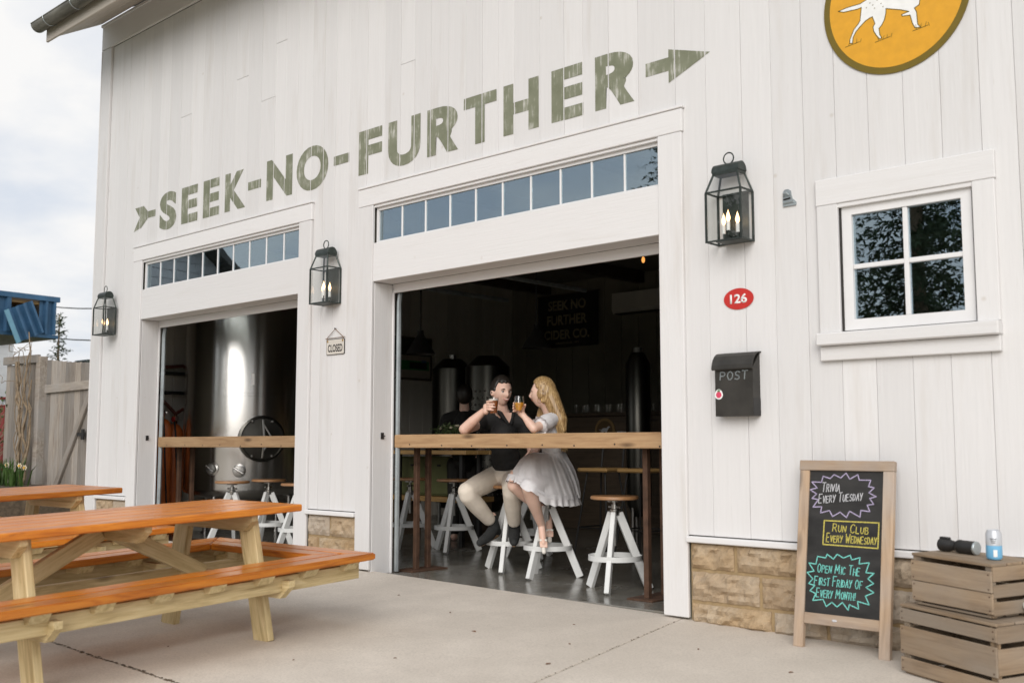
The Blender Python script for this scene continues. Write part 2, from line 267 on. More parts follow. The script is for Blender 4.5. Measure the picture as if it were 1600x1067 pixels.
class MB:
    def __init__(s): s.bm = bmesh.new()
    def box(s, x0, x1, y0, y1, z0, z1, bev=0, M=None):
        r = bmesh.ops.create_cube(s.bm, size=1); vs = r['verts']
        bmesh.ops.transform(s.bm, matrix=(M or I4) @ T((x0+x1)/2, (y0+y1)/2, (z0+z1)/2) @ Matrix.Diagonal((x1-x0, y1-y0, z1-z0, 1)), verts=vs)
        if bev:
            es = list({e for v in vs for e in v.link_edges}); bmesh.ops.bevel(s.bm, geom=es, offset=bev, segments=1, affect='EDGES')
        return s
    def prism(s, pts, h0, h1, M=None):
        """polygon in local XY extruded along Z"""
        M = M or I4
        a = [s.bm.verts.new(M @ Vector((x, y, h0))) for x, y in pts]; b_ = [s.bm.verts.new(M @ Vector((x, y, h1))) for x, y in pts]
        n = len(pts); s.bm.faces.new(list(reversed(a))); s.bm.faces.new(b_)
        for i in range(n): s.bm.faces.new((a[i], a[(i+1) % n], b_[(i+1) % n], b_[i]))
        return s
    def tube(s, path, r, n=8, cap=True, closed=False):
        path = [Vector(p) for p in path]; rs = r if isinstance(r, (list, tuple)) else [r]*len(path)
        rings = []; prev = None; L = len(path)
        for i, p in enumerate(path):
            if closed: d = path[(i+1) % L] - path[i-1]
            else: d = (path[min(i+1, L-1)] - path[max(i-1, 0)])
            d = d.normalized() if d.length > 1e-9 else Vector((0,0,1))
            if prev is None:
                u = d.orthogonal().normalized()
            else:
                u = (prev - d*prev.dot(d)); u = u.normalized() if u.length > 1e-6 else d.orthogonal().normalized()
            prev = u; w = d.cross(u)
            rings.append([s.bm.verts.new(p + (u*math.cos(2*math.pi*k/n) + w*math.sin(2*math.pi*k/n))*rs[i]) for k in range(n)])
        m_ = L if closed else L-1
        for i in range(m_):
            A, B = rings[i], rings[(i+1) % L]
            for k in range(n): s.bm.faces.new((A[k], A[(k+1) % n], B[(k+1) % n], B[k]))
        if cap and not closed: s.bm.faces.new(list(reversed(rings[0]))); s.bm.faces.new(rings[-1])
        return s
    def lathe(s, prof, n=24, M=None, cap=True):
        M = M or I4; rings = []
        for r, z in prof: rings.append([s.bm.verts.new(M @ Vector((r*math.cos(2*math.pi*k/n), r*math.sin(2*math.pi*k/n), z))) for k in range(n)])
        for A, B in zip(rings, rings[1:]):
            for k in range(n): s.bm.faces.new((A[k], A[(k+1) % n], B[(k+1) % n], B[k]))
        if cap: s.bm.faces.new(list(reversed(rings[0]))); s.bm.faces.new(rings[-1])
        return s
    def ell(s, c, rx, ry, rz, M=None, u=16, v=10):
        W_ = T(*c) @ (M or I4) @ Matrix.Diagonal((rx, ry, rz, 1)); nv = s.bm.verts.new; nf = s.bm.faces.new
        rows = [[nv(W_ @ Vector((math.sin(math.pi*j/v)*math.cos(2*math.pi*i/u), math.sin(math.pi*j/v)*math.sin(2*math.pi*i/u), math.cos(math.pi*j/v)))) for i in range(u)] for j in range(1, v)]
        a = nv(W_ @ Vector((0, 0, 1))); b_ = nv(W_ @ Vector((0, 0, -1)))
        for i in range(u): nf((a, rows[0][i], rows[0][(i+1) % u])); nf((b_, rows[-1][(i+1) % u], rows[-1][i]))
        for A, B in zip(rows, rows[1:]):
            for i in range(u): nf((A[i], B[i], B[(i+1) % u], A[(i+1) % u]))
        return s
    def cap(s, p0, p1, r0, r1, n=12):
        p0, p1 = Vector(p0), Vector(p1); d = (p1-p0); L = d.length; d = d/L; k = []
        for i in range(5): a = math.pi/2*i/5; k.append((p0 - d*r0*math.cos(a), max(r0*math.sin(a), .0004)))
        k.append((p0, r0)); k.append((p1, r1))
        for i in range(1, 6): a = math.pi/2*i/5; k.append((p1 + d*r1*math.sin(a), max(r1*math.cos(a), .0004)))
        u = d.orthogonal().normalized(); w = d.cross(u); rings = [[s.bm.verts.new(c + (u*math.cos(2*math.pi*j/n)+w*math.sin(2*math.pi*j/n))*r) for j in range(n)] for c, r in k]
        for A, B in zip(rings, rings[1:]):
            for j in range(n): s.bm.faces.new((A[j], A[(j+1) % n], B[(j+1) % n], B[j]))
        s.bm.faces.new(list(reversed(rings[0]))); s.bm.faces.new(rings[-1]); return s
    def ribbon(s, path, w, t=.001, nrm=Vector((0,-1,0))):
        """thin flat stroke of width w lying against a surface with normal nrm"""
        for a, b_ in zip(path, path[1:]):
            a, b_ = Vector(a), Vector(b_); d = (b_-a)
            if d.length < 1e-6: continue
            d.normalize(); u = nrm.cross(d)*w/2; e = d*w*.3
            q = [a-e-u, b_+e-u, b_+e+u, a-e+u]; lo = [s.bm.verts.new(p) for p in q]; hi = [s.bm.verts.new(p+nrm*t) for p in q]
            s.bm.faces.new(hi); 
            for i in range(4): s.bm.faces.new((lo[i], lo[(i+1) % 4], hi[(i+1) % 4], hi[i]))
        return s
    def quad(s, a, b_, c, d): s.bm.faces.new([s.bm.verts.new(p) for p in (a, b_, c, d)]); return s
    def build(s, name, mat, parent=None, M=None, smooth=False, recalc=True):
        if recalc: bmesh.ops.recalc_face_normals(s.bm, faces=s.bm.faces)
        me = bpy.data.meshes.new(name); s.bm.to_mesh(me); s.bm.free()
        if smooth:
            me.polygons.foreach_set('use_smooth', [True]*len(me.polygons))
            try: me.set_sharp_from_angle(angle=R(42))
            except Exception: pass
        return mesh_obj(name, me, mat, parent, M)
BOXC = {}
def plank(name, L, w, t, mat, parent, M, bev=.003):
    """board centred on its origin, length along local X, width Y, thickness Z (mesh data shared between equal sizes)"""
    k = (round(L, 3), round(w, 3), round(t, 3), mat.name, bev)
    if k not in BOXC:
        mb = MB(); mb.box(-L/2, L/2, -w/2, w/2, -t/2, t/2, min(bev, t*.3)); me = bpy.data.meshes.new(name); mb.bm.to_mesh(me); mb.bm.free(); me.materials.append(mat); BOXC[k] = me
    return mesh_obj(name, BOXC[k], None, parent, M)
def frame_M(o, x, y):
    """matrix with origin o, local x along x, local y towards y"""
    x = Vector(x).normalized(); z = x.cross(Vector(y)).normalized(); y = z.cross(x)
    return Matrix(((x.x, y.x, z.x, o[0]), (x.y, y.y, z.y, o[1]), (x.z, y.z, z.z, o[2]), (0, 0, 0, 1)))
def plank_ab(name, a, b_, w, t, mat, parent, wdir, bev=.003):
    a, b_ = Vector(a), Vector(b_); return plank(name, (b_-a).length, w, t, mat, parent, frame_M((a+b_)/2, b_-a, wdir), bev)
def vplank(name, x0, x1, y0, y1, z0, z1, mat, parent, bev=.004):
    """upright board whose grain runs along Z, built in place"""
    return MB().box(-(x1-x0)/2, (x1-x0)/2, -(y1-y0)/2, (y1-y0)/2, -(z1-z0)/2, (z1-z0)/2, bev).build(name, mat, parent, T((x0+x1)/2, (y0+y1)/2, (z0+z1)/2))
def text_bm(s, offset=0.0, spacing=1.0):
    cu = bpy.data.curves.new('t', 'FONT'); cu.body = s; cu.size = 1; cu.offset = offset; cu.space_character = spacing; cu.resolution_u = 6
    o = bpy.data.objects.new('t', cu); COL.objects.link(o); dg = bpy.context.evaluated_depsgraph_get(); me = bpy.data.meshes.new_from_object(o.evaluated_get(dg))
    bpy.data.objects.remove(o); bpy.data.curves.remove(cu); bm = bmesh.new(); bm.from_mesh(me); bpy.data.meshes.remove(me)
    bmesh.ops.remove_doubles(bm, verts=bm.verts, dist=1e-5); return bm
def fit_bm(bm, x0, x1, y0, y1):
    xs = [v.co.x for v in bm.verts]; ys = [v.co.y for v in bm.verts]; a, b_, c, d = min(xs), max(xs), min(ys), max(ys)
    for v in bm.verts: v.co = Vector((x0 + (v.co.x-a)/(b_-a)*(x1-x0), y0 + (v.co.y-c)/(d-c)*(y1-y0), 0))
def text_obj(name, s, x0, x1, y0, y1, mat, parent, M, offset=.0, thick=.0008):
    bm = text_bm(s, offset); fit_bm(bm, x0, x1, y0, y1)
    r = bmesh.ops.extrude_face_region(bm, geom=list(bm.faces)); bmesh.ops.translate(bm, verts=[e for e in r['geom'] if isinstance(e, bmesh.types.BMVert)], vec=(0, 0, thick))
    bmesh.ops.recalc_face_normals(bm, faces=bm.faces); me = bpy.data.meshes.new(name); bm.to_mesh(me); bm.free(); return mesh_obj(name, me, mat, parent, M)
WALLM = Matrix(((1,0,0,0), (0,0,-1,0), (0,1,0,0), (0,0,0,1)))      # local XY -> world XZ, local +Z -> -Y (towards the street)
A_, B_ = -.014, .028
def gz(x, y): return A_*max(-9, min(6, x)) + B_*max(-9, min(.4, y))
GN = Vector((-A_, -B_, 1)).normalized()
def ground_M(x, y, rz=0): return T(x, y, gz(x, y)) @ Vector((0,0,1)).rotation_difference(GN).to_matrix().to_4x4() @ RZ(rz)
# ================================================================== SETTING: ground
def ground_sheet():
    mb = MB(); xs = [-160, -60, -25, -14, -9, -6, -3, 0, 3, 6, 12, 30, 160]; ys = [-160, -60, -25, -14, -9, -6, -3, 0, .4, 8, 20, 60, 160]
    vs = [[mb.bm.verts.new((x, y, gz(x, y) - .10)) for y in ys] for x in xs]
    for i in range(len(xs)-1):
        for j in range(len(ys)-1): mb.bm.faces.new((vs[i][j], vs[i+1][j], vs[i+1][j+1], vs[i][j+1]))
    return mb.build('ground', GRASSM)
tag(ground_sheet(), 'grass and soil around the barn and beneath the concrete', 'ground', kind='structure')
apron = bpy.data.objects.new('concrete_apron', None); COL.objects.link(apron); tag(apron, 'buff concrete apron in front of the barn doors', 'pavement', kind='structure')
jx = lambda x0, y: x0 - .19*(y + .05)
ycuts = [.045, -2.70, -5.45, -8.2]
for xa, xb in ((-8.4, -5.25), (-5.25, -3.0), (-3.0, .12), (.12, 2.9), (2.9, 5.9)):
    for ya, yb in zip(ycuts, ycuts[1:]):
        g = .0045; q = [(jx(xa, ya)+g, ya-g), (jx(xb, ya)-g, ya-g), (jx(xb, yb)-g, yb+g), (jx(xa, yb)+g, yb+g)]
        mb = MB(); hi = [mb.bm.verts.new((x, y, gz(x, y))) for x, y in q]; lo = [mb.bm.verts.new((x, y, gz(x, y)-.12)) for x, y in q]
        mb.bm.faces.new(hi); mb.bm.faces.new(list(reversed(lo)))
        for i in range(4): mb.bm.faces.new((hi[i], lo[i], lo[(i+1) % 4], hi[(i+1) % 4]))
        bmesh.ops.recalc_face_normals(mb.bm, faces=mb.bm.faces)
        bmesh.ops.bevel(mb.bm, geom=[e for e in mb.bm.edges if all(abs(v.co.z-gz(v.co.x, v.co.y)) < 1e-4 for v in e.verts)], offset=.004, segments=1, affect='EDGES')
        mb.build('slab', CONC, apron)
# dirt and moss lying in the two open joints
mb = MB()
for k in range(520):
    if k < 340: x = rnd.triangular(-2.6, .9, -.9); y = -2.70 + rnd.gauss(0, .005) + .008*math.sin(x*9)*rnd.random()
    else: y = rnd.uniform(-2.6, -.1); x = jx(.12, y) + rnd.gauss(0, .004)
    s = rnd.uniform(.002, .0075) * (1 if k < 340 else .45); mb.ell((x, y, gz(x, y)), s*1.8, s*.9, s*.4, RZ(rnd.uniform(0, .5)), 6, 4)
tag(mb.build('joint_dirt', EARTH), 'crumbs of dirt and moss along the concrete joints', 'dirt', kind='stuff')
FZ = .015
tag(MB().box(-7.36, 5.9, .045, 6.6, -.14, FZ, .006).build('floor', POLC), 'polished grey concrete floor inside the barn', 'floor', kind='structure')
# ================================================================== THE BARN
barn = thing('barn', 'white board barn with two open garage doors and stone base', 'building')
XL, XR, ZF = -7.43, 5.95, 5.36
RDX, LDX = (-2.705, 0.0), (-6.378, -3.68)
cuts = [(-6.5, -3.56, 0, 2.96), (-2.82, .12, 0, 2.96), (1.14, 1.895, 1.5, 2.36)]
seams = [-7.22]
forced = [-6.5, -3.56, -2.82, .12, .335, .573, .764, .955, 1.14, 1.325, 1.515, 1.705, 1.895, 2.06, 2.25]
while seams[-1] < XR - .1:
    f = [q for q in forced if q > seams[-1] + 1e-6]
    if seams[-1] >= .119 and f: seams.append(f[0]); continue
    nx = seams[-1] + rnd.uniform(.155, .235)
    if f and nx > f[0] - .09: nx = f[0]
    seams.append(min(nx, XR))
BSEG = []
for xa, xb in zip(seams, seams[1:]):
    segs = [(.482, ZF)]
    for cx0, cx1, cz0, cz1 in cuts:
        if xa >= cx0 - 1e-6 and xb <= cx1 + 1e-6:
            ns = []
            for a, b_ in segs:
                if cz0 > a: ns.append((a, min(b_, cz0)))
                if cz1 < b_: ns.append((max(a, cz1), b_))
            segs = [s for s in ns if s[1]-s[0] > .02]
    fin = []
    for a, b_ in segs:
        if b_-a > 2.2 and rnd.random() < .14:
            c = rnd.uniform(a+.6, b_-.6); fin += [(a, c-.0015), (c+.0015, b_)]
        else: fin.append((a, b_))
    for a, b_ in fin:
        y = rnd.uniform(-.0012, .0012); vplank('board', xa+.0009, xb-.0009, y, .022, a, b_, WB, barn, .0014)
    BSEG.append((xa, xb))
# structural core behind the boards, split round the openings
mb = MB(); Y0, Y1 = .026, .185
for q in ((-7.40, -6.42, -.15, 5.6), (-6.42, -3.64, 2.905, 5.6), (-6.42, -3.64, 2.30, 2.552), (-3.64, -2.748, -.15, 5.6), (-2.748, .043, 2.905, 5.6), (-2.748, .043, 2.30, 2.552), (.043, 1.150, -.15, 5.6), (1.150, 1.845, -.15, 1.59), (1.150, 1.845, 2.285, 5.6), (1.845, 5.93, -.15, 5.6)):
    mb.box(q[0], q[1], Y0, Y1, q[2], q[3])
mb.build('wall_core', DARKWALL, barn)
mb = MB(); mb.box(-7.42, -7.385, .19, 7.0, -.15, 5.6); mb.build('side_wall', WB, barn)
MB().box(5.915, 5.95, .19, 7.0, -.15, 5.6).build('side_wall', WB, barn); MB().box(-7.385, 5.915, 6.95, 7.0, -.15, 5.6).build('back_wall', WB, barn)
for k in range(27):
    y = .20 + k*.24; MB().box(-7.38, -7.362, y+.002, y+.238, FZ, 3.4, .003).build('interior_board', WINN, barn)
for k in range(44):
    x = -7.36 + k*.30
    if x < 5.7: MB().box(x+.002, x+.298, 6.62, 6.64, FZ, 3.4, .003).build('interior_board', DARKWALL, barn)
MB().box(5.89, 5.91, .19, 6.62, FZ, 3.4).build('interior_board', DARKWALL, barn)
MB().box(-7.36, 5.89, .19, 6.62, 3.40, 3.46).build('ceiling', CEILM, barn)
for x in (-6.6, -4.9, -3.2, -1.5, .2): MB().box(x-.06, x+.06, .3, 6.6, 3.24, 3.398, .006).build('ceiling_joist', DKW, barn)
# corner board, frieze, soffit, fascia, gutter, roof
MB().box(-.105, .105, -.013, .016, -2.69, 2.69, .004).build('corner_board', WB, barn, T(-7.325, -.012, 2.67))
MB().box(XL-.012, XL, -.03, .12, -.02, 5.36, .003).build('corner_board', WB, barn)
plank('frieze_board', XR-XL+.02, .295, .03, WT, barn, frame_M(((XL+XR)/2, -.016, 5.51), (1,0,0), (0,0,1)), .004)
plank('frieze_moulding', XR-XL+.01, .035, .022, WT, barn, frame_M(((XL+XR)/2, -.042, 5.638), (1,0,0), (0,0,1)), .006)
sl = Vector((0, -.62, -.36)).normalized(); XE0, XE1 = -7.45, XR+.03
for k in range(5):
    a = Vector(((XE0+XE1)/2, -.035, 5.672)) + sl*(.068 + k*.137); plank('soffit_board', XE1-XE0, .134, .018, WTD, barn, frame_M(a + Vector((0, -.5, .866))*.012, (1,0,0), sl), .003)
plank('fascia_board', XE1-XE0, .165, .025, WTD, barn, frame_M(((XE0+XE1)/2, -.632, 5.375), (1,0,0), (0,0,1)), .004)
MB().prism([(-.62, 5.46), (3.4, 7.75), (3.4, 7.83), (-.70, 5.50)], XE0-.02, XE1+.02, Matrix(((0,0,1,0), (1,0,0,0), (0,1,0,0), (0,0,0,1)))).build('roof', ROOFM, barn)
MB().prism([(3.42, 7.75), (7.5, 5.45), (7.5, 5.53), (3.42, 7.83)], XE0-.02, XE1+.02, Matrix(((0,0,1,0), (1,0,0,0), (0,1,0,0), (0,0,0,1)))).build('roof', ROOFM, barn)
MB().prism([(-.03, 5.605), (7.0, 5.605), (3.4, 7.70)], XL+.01, XL+.05, Matrix(((0,0,1,0), (1,0,0,0), (0,1,0,0), (0,0,0,1)))).build('gable_end', WB, barn)
# half-round gutter
gcx, gcz, gr_ = -.722, 5.462, .078
mb = MB(); N = 12
for k in range(N):
    a0, a1 = math.pi + math.pi*k/N, math.pi + math.pi*(k+1)/N
    P = lambda a, r: (gcx + r*math.cos(a), gcz + r*math.sin(a))
    o0, o1, i0, i1 = P(a0, gr_), P(a1, gr_), P(a0, gr_-.004), P(a1, gr_-.004)
    for x in ((XE0-.03, XE1+.03),):
        mb.quad((x[0],)+o0, (x[1],)+o0, (x[1],)+o1, (x[0],)+o1); mb.quad((x[0],)+i1, (x[1],)+i1, (x[1],)+i0, (x[0],)+i0)
mb.tube([(XE0-.03, gcx-gr_, gcz), (XE1+.03, gcx-gr_, gcz)], .007, 6)
bmesh.ops.remove_doubles(mb.bm, verts=mb.bm.verts, dist=1e-5); gut = mb.build('gutter', GUTM, barn, smooth=True)
mb = MB(); mb.prism([(gcx+gr_*math.cos(math.pi+math.pi*k/N), gcz+gr_*math.sin(math.pi+math.pi*k/N)) for k in range(N+1)], XE0-.034, XE0-.0315, Matrix(((0,0,1,0), (1,0,0,0), (0,1,0,0), (0,0,0,1)))); mb.build('gutter_cap', GUTM, gut)
for k in range(12):
    x = XE0 + .27 + k*.62
    MB().tube([(x, gcx+(gr_+.004)*math.cos(a), gcz+(gr_+.004)*math.sin(a)) for a in [math.pi+math.pi*j/10 for j in range(11)]], .005, 6).build('gutter_strap', GALV, gut)
# ---- garage door openings
def door_opening(x0, x1, panes=10):
    ca = .172
    for s, (a, b_) in (('l', (x0-ca, x0)), ('r', (x1, x1+ca))):
        zb = gz((a+b_)/2, 0) + .012; mb = MB(); hx = (b_-a)/2; hz = (2.878-zb)/2
        mb.box(-hx, hx, -.013, .012, -hz, hz, .004); mb.build('door_casing', WB, barn, T((a+b_)/2, -.013, zb+hz))
    plank('door_casing', x1-x0+2*ca+.012, .142, .028, WT, barn, frame_M(((x0+x1)/2, -.013, 2.951), (1,0,0), (0,0,1)), .004)
    plank('drip_cap', x1-x0+2*ca+.03, .016, .045, WT, barn, frame_M(((x0+x1)/2, -.012, 3.031), (1,0,0), (0,0,1)), .003)
    plank('door_header', x1-x0-.002, .304, .022, WT, barn, frame_M(((x0+x1)/2, -.0065, 2.4225), (1,0,0), (0,0,1)), .003)
    zb = gz(x0, 0)+.01
    for xx, sgn in ((x0, -1), (x1, 1)):
        a, b_ = sorted((xx, xx + sgn*.040)); MB().box(-.020, .020, -.091, .091, -(2.268-FZ)/2, (2.268-FZ)/2, .003).build('door_jamb', WB, barn, T((a+b_)/2, .0945, (2.268+FZ)/2))
        a, b_ = sorted((xx - sgn*.012, xx + sgn*.028)); MB().box(a, b_, .187, .204, FZ, 2.26, .002).build('door_stop', WSM, barn)
    plank('head_jamb', x1-x0+.08, .178, .026, WT, barn, frame_M(((x0+x1)/2, .0965, 2.284), (1,0,0), (0,1,0)), .003)
    plank('door_stop', x1-x0, .07, .02, WT, barn, frame_M(((x0+x1)/2, .197, 2.236), (1,0,0), (0,0,1)), .003)
    # transom light
    tr = MB(); z0, z1 = 2.575, 2.88; yf, yb = .016, .050
    tr.box(x0+.001, x0+.026, yf, yb, z0, z1); tr.box(x1-.02, x1-.001, yf, yb, z0, z1); tr.box(x0+.027, x1-.021, yf, yb, z1-.044, z1-.001); tr.box(x0+.027, x1-.021, yf, yb, z0+.001, z0+.018)
    tw = tr.build('transom_window', WSM, barn)
    mb = MB(); mb.box(x0, x1, -.010, .014, z1-.021, z1-.001, .002); mb.build('head_moulding', WSM, tw)
    px0, px1 = x0+.027, x1-.021; w = (px1-px0)/panes
    for k in range(panes):
        MB().box(px0+k*w+.008*(k > 0)+.0005, px0+(k+1)*w-.008*(k < panes-1)-.0005, .030, .033, z0+.0185, z1-.0445).build('pane', PANE, tw, T(0, 0, 0))
        if k: MB().box(px0+k*w-.007, px0+k*w+.007, .0225, .042, z0+.0185, z1-.0445, .002).build('muntin', WSM, tw)
    # roll-up door track, curving back under the ceiling
    path = [(x0+.03, .232, FZ+.01), (x0+.03, .232, 2.12)] + [(x0+.03, .232+.36*(1-math.cos(a)), 2.12+.36*math.sin(a)) for a in [R(15*j) for j in range(1, 7)]] + [(x0+.03, 2.6, 2.48)]
    MB().tube(path, .021, 8).build('door_track', GALV, barn, smooth=True)
    path = [(2*(x1)-p[0] - (x1-x0) + (x1-x0) , p[1], p[2]) for p in path]; path = [(x1-.03, p[1], p[2]) for p in path]
    MB().tube(path, .021, 8).build('door_track', GALV, barn, smooth=True)
    lt = MB(); lt.box(x0, x0+.006, .082, .112, 1.045, 1.095, .001); lt.box(x0+.006, x0+.034, .094, .102, 1.066, 1.074); lt.build('door_latch', BLKM, barn)
door_opening(*RDX); door_opening(*LDX)
# ---- window
def barn_window():
    w = MB(); x0, x1, z0, z1 = 1.157, 1.838, 1.600, 2.272; s = .057
    w.box(x0+.003, x0+s, .004, .05, z0, z1); w.box(x1-s, x1-.003, .004, .05, z0, z1); w.box(x0+s, x1-s, .004, .05, z0, z0+s); w.box(x0+s, x1-s, .004, .05, z1-s, z1-.006)
    o = w.build('window', WSM, barn); cx, cz = (x0+x1)/2, (z0+z1)/2
    MB().box(cx-.0125, cx+.0125, .008, .046, z0+s+.0005, z1-s-.0005, .003).build('muntin', WSM, o)
    for a, b_ in ((x0+s+.0005, cx-.013), (cx+.013, x1-s-.0005)):
        MB().box(a, b_, .010, .044, cz-.0125, cz+.0125, .003).build('muntin', WSM, o)
        for c, d in ((z0+s+.0005, cz-.013), (cz+.013, z1-s-.0005)): MB().box(a, b_, .026, .030, c, d).build('pane', PANE, o)
    MB().box(x0-.006, x0+.0025, -.004, .06, z0-.002, z1, .001).build('window_gap', BLK, o); MB().box(x1-.0025, x1+.006, -.004, .06, z0-.002, z1, .001).build('window_gap', BLK, o); MB().box(x0, x1, .0, .06, z1-.004, z1+.008, .001).build('window_gap', BLK, o)
    for a, b_ in ((1.030, 1.149), (1.845, 1.952)):
        MB().box(-(b_-a)/2, (b_-a)/2, -.013, .012, -.345, .345, .004).build('window_casing', WB, o, T((a+b_)/2, -.013, 1.935))
    plank('window_casing', .93, .142, .028, WT, o, frame_M((1.491, -.013, 2.352), (1,0,0), (0,0,1)), .004)
    plank('window_sill', .928, .066, .078, WT, o, frame_M((1.491, -.032, 1.5555), (1,0,0), (0,0,1)), .006)
    plank('window_apron', .918, .078, .032, WT, o, frame_M((1.491, -.016, 1.4825), (1,0,0), (0,0,1)), .004)
    plank('head_moulding', .70, .022, .03, WT, o, frame_M((1.4975, -.004, 2.2695), (1,0,0), (0,0,1)), .002)
barn_window()
# ---- stone base with its ledge
def stone_mesh(w, h, seed):
    mb = MB(); nx, ny = max(6, int(w/.022)), max(5, int(h/.022)); V = []
    for i in range(nx+1):
        row = []
        for j in range(ny+1):
            u, v = i/nx, j/ny; e = min(u, 1-u)*w; f = min(v, 1-v)*h; edge = min(1, min(e, f)/.022)
            n = mnoise.fractal(Vector((u*w*11+seed*7.1, v*h*16, seed)), 1.0, 2.0, 3) 
            jx_, jz_ = (mnoise.noise(Vector((u*9+seed, v*9, 3)))*.007, mnoise.noise(Vector((u*9, v*9+seed, 8)))*.007)
            row.append(mb.bm.verts.new((-w/2+u*w+jx_, -(.004 + edge*(.020 + .030*n + .012*mnoise.noise(Vector((u*w*34+v*h*20+seed, v*h*40-u*w*14, seed*2.3))))), -h/2+v*h+jz_)))
        V.append(row)
    for i in range(nx):
        for j in range(ny): mb.bm.faces.new((V[i][j], V[i+1][j], V[i+1][j+1], V[i][j+1]))
    rim = [V[i][0] for i in range(nx+1)] + [V[nx][j] for j in range(1, ny+1)] + [V[i][ny] for i in range(nx-1, -1, -1)] + [V[0][j] for j in range(ny-1, 0, -1)]
    bk = [mb.bm.verts.new((v.co.x, .02, v.co.z)) for v in rim]; n = len(rim)
    for i in range(n): mb.bm.faces.new((rim[i], bk[i], bk[(i+1) % n], rim[(i+1) % n]))
    return mb
def stone_base(x0, x1, rows, sx):
    zb = min(gz(x0, 0), gz(x1, 0)) - .02
    f = MB().box(x0, x1, .004, .025, zb-.1, .444).build('foundation', MORT, barn)
    sd = int(abs(x0)*100)
    for ri, (za, zc) in enumerate(rows):
        for a, b_ in zip(sx[ri], sx[ri][1:]):
            sd += 1; stone_mesh(b_-a-.022, zc-za-.020, sd).build('stone', STONE, f, T((a+b_)/2, .001, (za+zc)/2))
    plank('sill_ledge', x1-x0+.01, .034, .065, WT, barn, frame_M(((x0+x1)/2, -.012, .459), (1,0,0), (0,0,1)), .005)
    MB().box(x0, x1, .001, .024, .4765, .4815).build('ledge_gap', BLK, barn)
r3 = [(-.03, .105), (.105, .285), (.285, .442)]
stone_base(.178, 5.9, r3, [[.178, .70, 1.02, 1.42, 1.9, 2.3, 2.8, 3.4, 3.9, 4.5, 5.2, 5.9], [.178, .63, 1.13, 1.52, 1.78, 2.2, 2.7, 3.2, 3.9, 4.4, 5.1, 5.9], [.178, .475, .98, 1.33, 1.66, 2.05, 2.5, 3.0, 3.6, 4.2, 4.9, 5.9]])
stone_base(-3.505, -2.885, [(.02, .12), (.12, .27), (.27, .442)], [[-3.505, -3.2, -2.885], [-3.505, -3.36, -2.885], [-3.505, -3.21, -2.885]])
stone_base(-7.21, -6.556, [(.05, .16), (.16, .29), (.29, .442)], [[-7.21, -6.8, -6.556], [-7.21, -6.95, -6.556], [-7.21, -6.86, -6.556]])
# ---- painted lettering, broken at every board joint as brushed paint is
def painted(name, bm):
    out_ = bmesh.new()
    xs = [v.co.x for v in bm.verts]
    for xa, xb in BSEG:
        a, b_ = xa+.0045, xb-.0045
        if b_ < min(xs) or a > max(xs): continue
        c = bm.copy()
        for co, no in (((a,0,0), (-1,0,0)), ((b_,0,0), (1,0,0))):
            bmesh.ops.bisect_plane(c, geom=list(c.verts)+list(c.edges)+list(c.faces), plane_co=co, plane_no=no, clear_outer=True)
        me = bpy.data.meshes.new('x'); c.to_mesh(me); c.free(); out_.from_mesh(me); bpy.data.meshes.remove(me)
    bm.free(); bmesh.ops.transform(out_, matrix=T(0, -.0022, 0) @ WALLM, verts=out_.verts)
    me = bpy.data.meshes.new(name); out_.to_mesh(me); out_.free(); return mesh_obj(name, me, LETTER, barn)
for ch, a, b_ in (('S', -6.089, -5.761), ('E', -5.666, -5.367), ('E', -5.266, -4.982), ('K', -4.886, -4.543), ('N', -4.212, -3.824), ('O', -3.762, -3.32), ('F', -2.919, -2.632), ('U', -2.556, -2.183), ('R', -2.106, -1.773), ('T', -1.714, -1.384), ('H', -1.316, -.986), ('E', -.871, -.594), ('R', -.497, -.185)):
    bm = text_bm(ch, .046); e = .012 if ch in 'SOU' else 0
    fit_bm(bm, a, b_, 3.152-(e if ch in 'SOU' else 0), 3.512+(e if ch in 'SO' else 0))
    if ch == 'R':      # sign-painter's R: the bowl reaches as far right as the leg
        x_ = a+.105; mxr = max(v.co.x for v in bm.verts if v.co.y > 3.36); kk = (b_-.006-x_)/(mxr-x_)
        for v in bm.verts:
            if v.co.x > x_ and v.co.y > 3.27: v.co.x = x_+(v.co.x-x_)*(1+(kk-1)*min(1, (v.co.y-3.27)/.05))
    painted('painted_letter', bm)
def poly_bm(pts):
    bm = bmesh.new(); f = bm.faces.new([bm.verts.new((x, z, 0)) for x, z in pts]); f.normal_update(); bmesh.ops.triangulate(bm, faces=[f]); return bm
for a, b_ in ((-4.504, -4.299), (-3.245, -3.042)): painted('painted_hyphen', poly_bm([(a, 3.295), (b_, 3.295), (b_, 3.372), (a, 3.372)]))
painted('painted_arrow', poly_bm([(-.096, 3.283), (.075, 3.283), (.075, 3.205), (.371, 3.326), (.075, 3.418), (.075, 3.368), (-.096, 3.368)]))
painted('painted_arrow_tail', poly_bm([(-6.618, 3.205), (-6.46, 3.235), (-6.33, 3.315), (-6.175, 3.315), (-6.175, 3.385), (-6.33, 3.385), (-6.42, 3.455), (-6.60, 3.455), (-6.50, 3.345)]))
